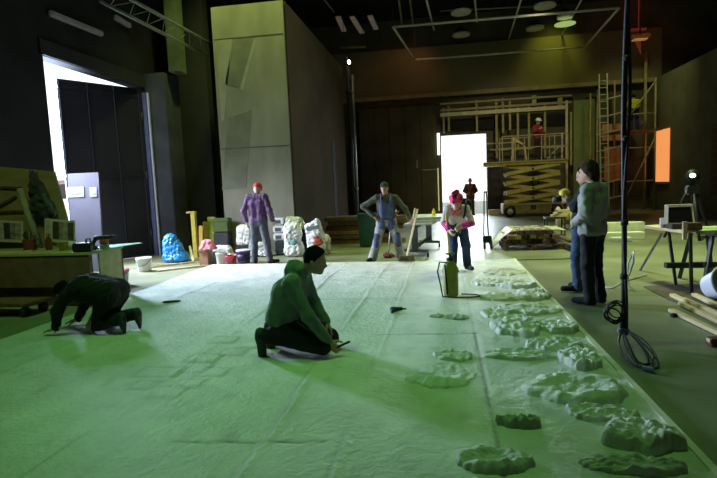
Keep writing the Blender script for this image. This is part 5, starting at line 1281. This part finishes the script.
for i, (q0, q1, l, hgt) in enumerate((((50, 13), (102, 34), 'long dim grey light fitting on the dark wall above the gate', 4.9), ((115, 17), (130, 26), 'short dim greenish fitting on the dark wall beside the truss', 5.6))):
    pa = []
    for q in (q0, q1):
        r = ray(*q); k = (XL+.08)/r[0]; pa.append(Vector((XL+.08, r[1]*k, CH+r[2]*k)))
    t = thing('wall_light', l, 'wall fitting', tuple(pa[0])); b = MB(); b.bar(pa[0], pa[1], .10, .11, bev=.02); b.part('housing', mat('fitting_grey', (.22, .22, .22), .6, .2, emit=(.3, .32, .32), estr=.05), t, True)
    b = MB(); m = (pa[0]+pa[1])/2; b.bar(pa[0]+Vector((-.06, 0, 0)), pa[1]+Vector((-.06, 0, 0)), .06, .10); b.part('mounting_plate', M_dsteel, t, True)
# red-lit bits in the far upper corner
p0 = D(640, 37, 24.5); t = thing('red_lamp_housing', 'dark lamp housing glowing dull red in the far ceiling corner', 'lamp', tuple(p0))
b = MB(); b.box(p0, (.75, .4, .22), -.1, bev=.04); b.part('housing', mat('red_housing', (.35, .12, .06), .6, .3), t, True)
b = MB(); b.box((p0[0]-.05, p0[1]-.1, p0[2]-.13), (.55, .3, .04)); b.part('lens', mat('red_lens', (.7, .4, .25), .4, .1, emit=(1, .45, .2), estr=.25), t, True)
b = MB(); b.tube([p0, (p0[0], p0[1], ZC)], .03, 6); b.part('hanging_stem', M_dsteel, t, True)
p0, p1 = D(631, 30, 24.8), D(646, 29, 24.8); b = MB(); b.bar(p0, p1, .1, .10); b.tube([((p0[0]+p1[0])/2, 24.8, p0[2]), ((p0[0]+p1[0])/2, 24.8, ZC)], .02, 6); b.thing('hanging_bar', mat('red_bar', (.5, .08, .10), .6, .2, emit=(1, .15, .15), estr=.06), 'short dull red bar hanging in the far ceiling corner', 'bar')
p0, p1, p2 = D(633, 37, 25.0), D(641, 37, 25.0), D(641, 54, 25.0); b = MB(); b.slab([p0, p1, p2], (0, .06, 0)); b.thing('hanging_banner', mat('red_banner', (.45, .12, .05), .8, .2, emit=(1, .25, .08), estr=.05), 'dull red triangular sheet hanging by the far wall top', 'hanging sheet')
p0 = D(646, 52, 25.7); b = MB(); b.tube([(p0[0], 25.7, 0), (p0[0], 25.7, p0[2])], .07, 8); b.thing('corner_mast', M_olive, 'olive mast standing in the far corner behind the scaffold', 'mast')

# ------------------------------------------------------------------ worktable by the gate
TX0, TX1, TY0, TY1, TZ_ = -7.35, -5.02, 6.62, 7.45, .80
t = thing('worktable', 'cluttered wooden worktable with a brown front panel beside the gate', 'table', ((TX0+TX1)/2, (TY0+TY1)/2, 0))
b = MB(); b.box(((TX0+TX1)/2, (TY0+TY1)/2, TZ_-.02), (TX1-TX0, TY1-TY0, .04), bev=.006); b.part('table_top', mat_streak('table_green_wood', (.24, .26, .12), (.36, .36, .18), (1, 8, 4), 2), t, True)
b = MB(); b.box(((TX0+TX1)/2, TY0+.03, .53), (TX1-TX0-.04, .03, .46)); b.part('front_panel', mat('panel_redbrown', (.13, .085, .06), .8, .2), t, True)
b = MB(); b.box((TX1-.02, TY0+.50, .50), (.03, .52, .54)); b.part('side_panel', mat('panel_cream', (.42, .40, .18), .8, .2), t, True)
for x in (TX0+.05, TX1-.05):
    for y in (TY0+.06, TY1-.05): b = MB(); b.box((x, y, .39), (.07, .07, .78)); b.part('leg', M_dw, t, True)
tz = TZ_
Y = 7.58
# big plywood sheet leaning behind the table
M_ply = mat_streak('plywood_olive', (.20, .20, .085), (.30, .29, .13), (.6, 1, 3), 2, .8, .2, .05)
pa = [Vector(D(x, y, Y)) for x, y in ((-60, 168), (54, 171.5), (68, 222), (71, 262))]
t = thing('plywood_sheet', 'large olive plywood sheet standing behind the worktable', 'board', (pa[1].x-.7, Y, 0))
pa[0].x = max(pa[0].x, XL+.08)
poly = [(pa[0].x, Y, 0), (pa[3].x+.04, Y, 0), (pa[3].x, Y, pa[3].z), (pa[2].x, Y, pa[2].z), (pa[1].x, Y, pa[1].z), (pa[0].x, Y, pa[0].z)]
b = MB(); b.slab(poly, (0, .03, 0)); b.part('sheet', M_ply, t, True)
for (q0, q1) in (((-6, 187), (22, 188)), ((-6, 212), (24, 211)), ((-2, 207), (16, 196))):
    a, c = Vector(D(*q0, Y-.02)), Vector(D(*q1, Y-.02)); b = MB(); b.bar(a, c, .02, .035); b.part('batten_shadow', M_dw, t, True)  # dark strips put in as the shadows of a frame's battens
# cardboard tube
a, c = Vector(D(40, 250, 7.42)), Vector(D(20, 189, 7.50)); a.z = max(a.z, tz+.0)
t = thing('cardboard_tube', 'long greenish tube leaning against the plywood sheet', 'tube', tuple(a))
b = MB(); b.tube([a, c], .055, 16); b.part('tube_wall', mat('tube_green', (.22, .27, .17), .7, .15), t, True)
b = MB(); d = (c-a).normalized(); b.tube([c, c+d*.004], .042, 16); b.part('tube_end', M_dw, t, True)
# hanging coat
JY = 7.47
def jp(x, y): return np.array(D(x, y, JY))
pr = [cap(jp(32, 173), jp(36, 186), .04, .08), cap(jp(34, 180), jp(37, 208), .075, .10), cap(jp(38, 184), jp(52, 212), .06, .07), cap(jp(38, 200), jp(46, 216), .10, .07), cap(jp(42, 190), jp(53, 216), .05, .045)]
t = thing('hanging_coat', 'dark coat hanging on the plywood sheet above the worktable', 'coat', tuple(jp(40, 200)))
b = blob_mb(pr, res=.014, k=.04, wr=.012, seed=31, cuts=[((0, JY+.055, 0), (0, 1, 0))]); b.part('coat_body', mat('coat_dark', (.03, .04, .035), .9, .3), t, True)
b = blob_mb([cap(jp(46, 196)-np.array((0, .05, 0)), jp(55, 213)-np.array((0, .03, 0)), .045, .042)], res=.012, wr=.006, seed=3); b.part('sleeve', mat('coat_green', (.05, .085, .065), .9, .3), t, True)
b = MB(); q = Vector(D(32, 171, JY)); b.tube([q+Vector((0, -.02, 0)), q+Vector((0, .10, 0))], .012); b.part('hook', M_steel, t, True)
# prints with pictures
def print_board(x0, y0, x1, y1, Yp, label, seed, tl):
    a, c = Vector(D(x0, y1, Yp)), Vector(D(x1, y0, Yp)); t = thing('photo_print', label, 'print', ((a.x+c.x)/2, Yp, a.z))
    R = Matrix.Rotation(tl, 4, 'Y'); M0 = Matrix.Translation((a+c)/2) @ R
    w, h = c.x-a.x, c.z-a.z
    def at(vs): return [tuple(M0 @ Vector(v)) for v in vs]
    b = MB(); b.slab(at([(-w/2, 0, -h/2), (w/2, 0, -h/2), (w/2, 0, h/2), (-w/2, 0, h/2)]), (0, .006, 0)); b.part('white_sheet', mat('paper_grey', (.50, .50, .44), .8, .06), t, True)
    rng = random.Random(seed); n = 5; xx = -w*.44
    for i in range(n):
        ww = w*.88/n*rng.uniform(.8, 1.2); ww = min(ww, w*.45-xx)
        if ww < .01: break
        g = (.30, .08, .42, .05, .22)[(i+seed) % 5]
        b = MB(); b.slab(at([(xx, -.004, -h*.36), (xx+ww, -.004, -h*.36), (xx+ww, -.004, h*.40), (xx, -.004, h*.40)]), (0, .003, 0)); b.part('picture', mat('picture_%d' % ((i+seed) % 5), (g, g*1.02, g*.98), .5, .5, 12), t, True); xx += ww
print_board(-8, 220, 22, 242.5, 7.44, 'printed photo sheet propped on the worktable nearer the camera edge', 1, .06)
print_board(46, 219, 74, 243, 7.34, 'printed photo sheet propped on the cream board at the table end', 2, .10)
Yb = 7.40; a, c = Vector(D(47, 256, Yb)), Vector(D(76, 240, Yb)); b = MB(); b.box(((a.x+c.x)/2, Yb, (tz+c.z)/2), (c.x-a.x, .03, c.z-tz), bev=.003); b.thing('cream_board', mat('board_cream', (.46, .45, .30), .8, .1), 'cream board standing on the worktable under the photo sheet', 'board')
def tp(x, y, Yv): v = Vector(D(x, y, Yv)); v.z = tz; return v
# clutter
c = tp(32, 268, 7.05); t = thing('red_pot', 'red pot holding dark tools on the worktable', 'pot', tuple(c))
b = MB(); b.lathe([(.075, 0), (.085, .01), (.095, .17), (.10, .18), (.085, .18), (.07, .02), (0, .02)], c); b.part('pot', mat('pot_red', (.26, .06, .05), .5, .2), t, True)
for i, (dx, dz, r) in enumerate(((-.10, .26, .010), (-.03, .30, .012), (.04, .27, .009), (.12, .24, .010))): b = MB(); b.tube([c+Vector((dx*.3, 0, .03)), c+Vector((dx, 0, dz))], r, 6); b.part('tool_handle', M_blk, t, True)
b = MB(); b.tube([c+Vector((.09, 0, .15)), c+Vector((.17, -.01, .19)), c+Vector((.20, 0, .10)), c+Vector((.10, 0, .05))], .010, 6); b.part('pot_handle', M_dsteel, t, True)
c = tp(50.5, 262, 7.1); b = MB(); b.lathe([(.045, 0), (.048, .01), (.048, .15), (.022, .20), (.022, .25), (0, .25)], c); b.thing('brown_bottle', mat('bottle_brown', (.10, .05, .02), .25, .2), 'brown bottle on the worktable beside the red pot', 'bottle')
c = tp(65, 265, 6.95); b = MB(); b.lathe([(.06, 0), (.075, .13), (.085, .135), (.07, .135), (.055, .015), (0, .015)], c); b.thing('yellow_cup', mat('cup_yellow', (.38, .38, .10), .5, .15), 'yellow green cup on the worktable end', 'cup')
c = tp(65, 260, 7.25); b = MB(); b.lathe([(.08, 0), (.085, .07), (.075, .07), (.07, .01), (0, .01)], c); b.thing('white_bowl', M_white, 'small white bowl behind the yellow green cup', 'bowl')
c = tp(73, 260, 7.2); b = MB(); b.lathe([(.05, 0), (.052, .115), (.045, .115), (.042, .01), (0, .01)], c); b.thing('white_mug', mat('mug_blue', (.50, .54, .60), .4, .08), 'pale bluish mug beside the red and white can', 'mug')
c = Vector((TX1-.08, 7.1, tz)); t = thing('paint_can', 'red and white can near the drill on the table end', 'can', tuple(c))
b = MB(); b.lathe([(.065, 0), (.065, .16), (.06, .17), (0, .17)], c); b.part('can_body', mat('can_red', (.45, .10, .06), .4, .3, 10), t, True)
b = MB(); b.lathe([(.067, .02), (.067, .07)], c); b.part('white_label', M_white, t, True)
c = Vector((TX1-.06, 6.93, tz)); t = thing('power_drill', 'black power drill lying on the end of the worktable', 'drill', tuple(c))
c = c+Vector((0, 0, .0)); d0_ = Vector((.12, .10, 0)).normalized()
pr = [cap(c+Vector((-.02, .0, .18))+d0_*.0, c+Vector((-.02, 0, .18))+d0_*.20, .035, .03), cap(c+Vector((-.03, 0, .17)), c+Vector((-.10, -.02, .05)), .026, .03), cap(c+Vector((-.12, -.02, .035)), c+Vector((-.05, 0, .035)), .034, .034)]
b = blob_mb(pr, res=.009, k=.02); b.part('drill_body', M_blk, t, True)
b = MB(); b.tube([c+Vector((-.02, 0, .18))+d0_*.20, c+Vector((-.02, 0, .18))+d0_*.29], [.028, .018], 12); b.part('chuck', M_dsteel, t, True)
# green sheet overhanging
b = MB(); z = tz+.012; b.slab([(TX1-.35, 7.0, z), (TX1+.08, 6.98, z-.0), (TX1+.42, 7.32, z+.03), (TX1+.30, 7.42, z+.03), (TX1-.25, 7.44, z)], (0, 0, .008)); b.thing('green_card', mat('card_green', (.22, .50, .32), .6, .08), 'pale green sheet of card sticking out past the table end', 'card')
c = Vector((TX1-.14, 6.70, tz)); t = thing('tool_case', 'small black case standing on the table corner above the man in black', 'case', tuple(c))
b = MB(); b.box(c+Vector((.0, 0, .07)), (.26, .12, .13), .2, bev=.015); b.part('case_body', M_blk, t, True)
b = MB(); b.tube([c+Vector((.05, .01, .13)), c+Vector((.06, .01, .19)), c+Vector((.11, .02, .19)), c+Vector((.12, .02, .13))], .012, 6); b.part('handle', M_blk, t, True)
for i in range(2): c = tp(15+6*i, 266+2*i, 6.85); b = MB(); b.box(c+Vector((0, 0, .012+.0*i)), (.38, .05, .022), .1+.2*i); b.thing('wood_strip', M_pine, ('pale wood strip lying flat on the worktable, farther one', 'pale wood strip lying flat on the worktable edge, nearer one')[i], 'strip', 'wood strips on the worktable')
# dolly and boxes below the table
t = thing('wheeled_dolly', 'low dark wheeled dolly in front of the worktable', 'dolly', (-6.1, 6.25, 0))
b = MB(); b.box((-6.2, 6.25, .17), (1.3, .45, .05), bev=.01); b.part('deck', M_dw, t, True)
for sx in (-.55, .55):
    for sy in (-.16, .16): b = MB(); b.tube([(-6.2+sx-.025, 6.25+sy, .07), (-6.2+sx+.025, 6.25+sy, .07)], .07, 16); b.part('wheel', M_blk, t, True)
b = MB(); b.box((-5.35, 6.85, .20), (.4, .3, .4), bev=.02); b.thing('storage_box', M_dsteel, 'dark box on the floor under the worktable end', 'box')
# grey panel with papers standing in the gateway
Yg = 9.9; a, c = D(65.5, 262, Yg), D(96.5, 172, Yg)
t = thing('notice_panel', 'tall blue-grey panel with two white papers standing in the gateway', 'panel', ((a[0]+c[0])/2, Yg, 0))
b = MB(); x0, x1 = D(66, 200, Yg)[0], D(97, 200, Yg)[0]; b.slab([(x0, Yg, 0), (x1, Yg, 0), (x1, Yg+.12, c[2]), (x0, Yg+.12, c[2])], (.01, .03, 0)); b.part('panel_board', mat('panel_bluegrey', (.075, .078, .115), .6, .12, 2), t, True)
for (xa, xb, ya, yb) in ((68, 83.5, 186.5, 197.5), (90, 96.3, 187, 197)):
    p0, p1 = D(xa, yb, Yg+.085), D(xb, ya, Yg+.09); b = MB(); b.slab([(p0[0], Yg+.08, p0[2]), (p1[0], Yg+.08, p0[2]), (p1[0], Yg+.095, p1[2]), (p0[0], Yg+.095, p1[2])], (0, .004, 0)); pp_ = b.part('paper', mat('paper_white', (.22, .25, .29), .7, .04), t, True)
    b = MB(); zl = (p0[2]+p1[2])/2-.02; b.box(((p0[0]+p1[0])/2, Yg+.075, zl), ((p1[0]-p0[0])*.6, .004, .012)); b.part('text_line', M_film2, pp_, True)
# things seen outside through the gap
p = D(62, 192, 14.0); z1 = D(62, 184, 14.0)[2]; z0 = D(62, 199, 14.0)[2]
t = thing('outdoor_barrier', 'grey panel on pinkish posts seen outside through the gate gap', 'barrier', (p[0], 14, 0))
b = MB(); b.box((p[0], 14, (z0+z1)/2), (1.0, .1, z1-z0)); b.part('grey_board', mat('barrier_grey', (.12, .11, .12), .7, .1), t, True)
b = MB(); b.box((p[0], 14, z1+.06), (1.0, .1, .1)); b.part('pink_rail', mat('barrier_pink', (.75, .45, .45), .7, .1), t, True)
for s in (-.4, .4): b = MB(); b.box((p[0]+s, 14, z0/2), (.1, .1, z0)); b.part('post', M_white, t, True)
# ------------------------------------------------------------------ camera
cam = bpy.data.cameras.new('camera'); co = bpy.data.objects.new('camera', cam); COL.objects.link(co)
cam.sensor_fit = 'HORIZONTAL'; cam.sensor_width = 36.0; cam.lens = 36.0*F/717.0; cam.clip_end = 200; cam.clip_start = .05
R = Matrix((Vector(RTc), Vector(DPc), Vector(UPc)))   # rows: world axes in camera space
co.matrix_world = Matrix.Translation((0, 0, CH)) @ R.to_4x4()
sc.camera = co
# ------------------------------------------------------------------ light
w = bpy.data.worlds.new('daylight'); sc.world = w; w.use_nodes = True
w.node_tree.nodes['Background'].inputs['Color'].default_value = (.86, .95, 1, 1); w.node_tree.nodes['Background'].inputs['Strength'].default_value = 1.7
def area(name, loc, tgt, sx, sy, power, col):
    l = bpy.data.lights.new(name, 'AREA'); l.shape = 'RECTANGLE'; l.size = sx; l.size_y = sy; l.energy = power; l.color = col
    o = bpy.data.objects.new(name, l); COL.objects.link(o); o.location = loc
    o.rotation_euler = (Vector(tgt)-Vector(loc)).to_track_quat('-Z', 'Y').to_euler(); return o
def spot(name, loc, tgt, power, col, size=1.2, blend=.6, rad=.25):
    l = bpy.data.lights.new(name, 'SPOT'); l.energy = power; l.color = col; l.spot_size = size; l.spot_blend = blend; l.shadow_soft_size = rad
    o = bpy.data.objects.new(name, l); COL.objects.link(o); o.location = loc
    o.rotation_euler = (Vector(tgt)-Vector(loc)).to_track_quat('-Z', 'Y').to_euler(); return o
area('gate_daylight', (-9.45, 10.6, 2.5), (-1.5, 5.4, .2), 2.2, 4.2, 1500, (.58, .74, 1)).data.spread = 1.9
area('gate_daylight', (-8.7, 9.55, 3.2), (-5.2, 10.2, 0), .7, 1.8, 170, (.80, .84, 1)).data.spread = 1.3
area('door_daylight', ((dx0+dx1)/2, YB+1.2, 2.4), ((dx0+dx1)/2-.6, 8, .2), 2.0, 3.4, 160, (.80, .93, 1)).data.spread = 1.2
spot('green_lamp', (-3.6, 3.6, 8.8), (-3.4, 4.6, 0), 820, (.28, 1, .22), 1.15, .9)
spot('green_lamp', (.0, 4.8, 8.8), (-.2, 5.2, 0), 560, (.36, 1, .20), 1.0, .9)
spot('box_lamp', (-4.4, 10.9, 9.2), (-4.5, 12.3, 5.6), 1100, (.80, 1, .22), 1.5, .9)
spot('floor_spot', (3.4, 12.2, 9.3), (3.4, 12.4, 0), 4200, (.80, 1, .44), 1.5, 1.0)
spot('floor_spot', (-2.0, 12.5, 9.0), (-1.6, 13.6, 0), 260, (.75, 1, .45), 1.5, .9)
spot('floor_spot', (4.6, 9.0, 9.0), (4.5, 9.3, 0), 2100, (.80, 1, .40), .80, 1.0)  # extra spot added to brighten the floor round the workbench, no fixture
spot('bench_fill', (2.2, 4.6, 5.5), (3.6, 8.4, .9), 150, (1, 1, .72), .42, .9)  # invented fill from the front, lifts the rim of the open case
spot('table_fill', (-4.6, 3.0, 7.5), (-6.1, 7.4, 1.3), 420, (.85, 1, .40), .62, .8)  # unseen fill added because the worktable side stayed dark
spot('scaffold_fill', (7.5, 21.0, 8.8), (8.6, 25, 3.6), 330, (.95, 1, .40), 1.2, .9)  # made-up light that brightens the scaffold corner
spot('wall_lamp_light', (5.3, 24.3, 9.3), (5.2, 26.2, 7.0), 130, (.90, 1, .10), 1.25, 1.0)
spot('warm_fill', (3.4, 18.0, 7.4), (3.2, 25, 2.2), 620, (1, .93, .50), 1.2, .9)  # added warm fill for the back of the hall and the lift
spot('red_lamp', (-1.0, 24.2, 8.6), (-1.8, 26, 5.9), 30, (1, .40, .15), 2.0, .9)
spot('red_lamp', (8.9, 23.5, 9.2), (8.5, 26, 7.8), 14, (1, .22, .08), 2.0, .9)
pt = bpy.data.lights.new('ceiling_fill', 'POINT'); pt.energy = 60; pt.color = (1, .97, .85); pt.shadow_soft_size = .4  # unseen fill light added to lift the dark ceiling pipes
po = bpy.data.objects.new('ceiling_fill', pt); COL.objects.link(po); po.location = (1.6, 13.0, 6.4)
sc.view_settings.view_transform = 'Standard'
sc.view_settings.look = 'None'
sc.view_settings.exposure = 0.0
sc.cycles.max_bounces = 6; sc.cycles.use_denoising = True
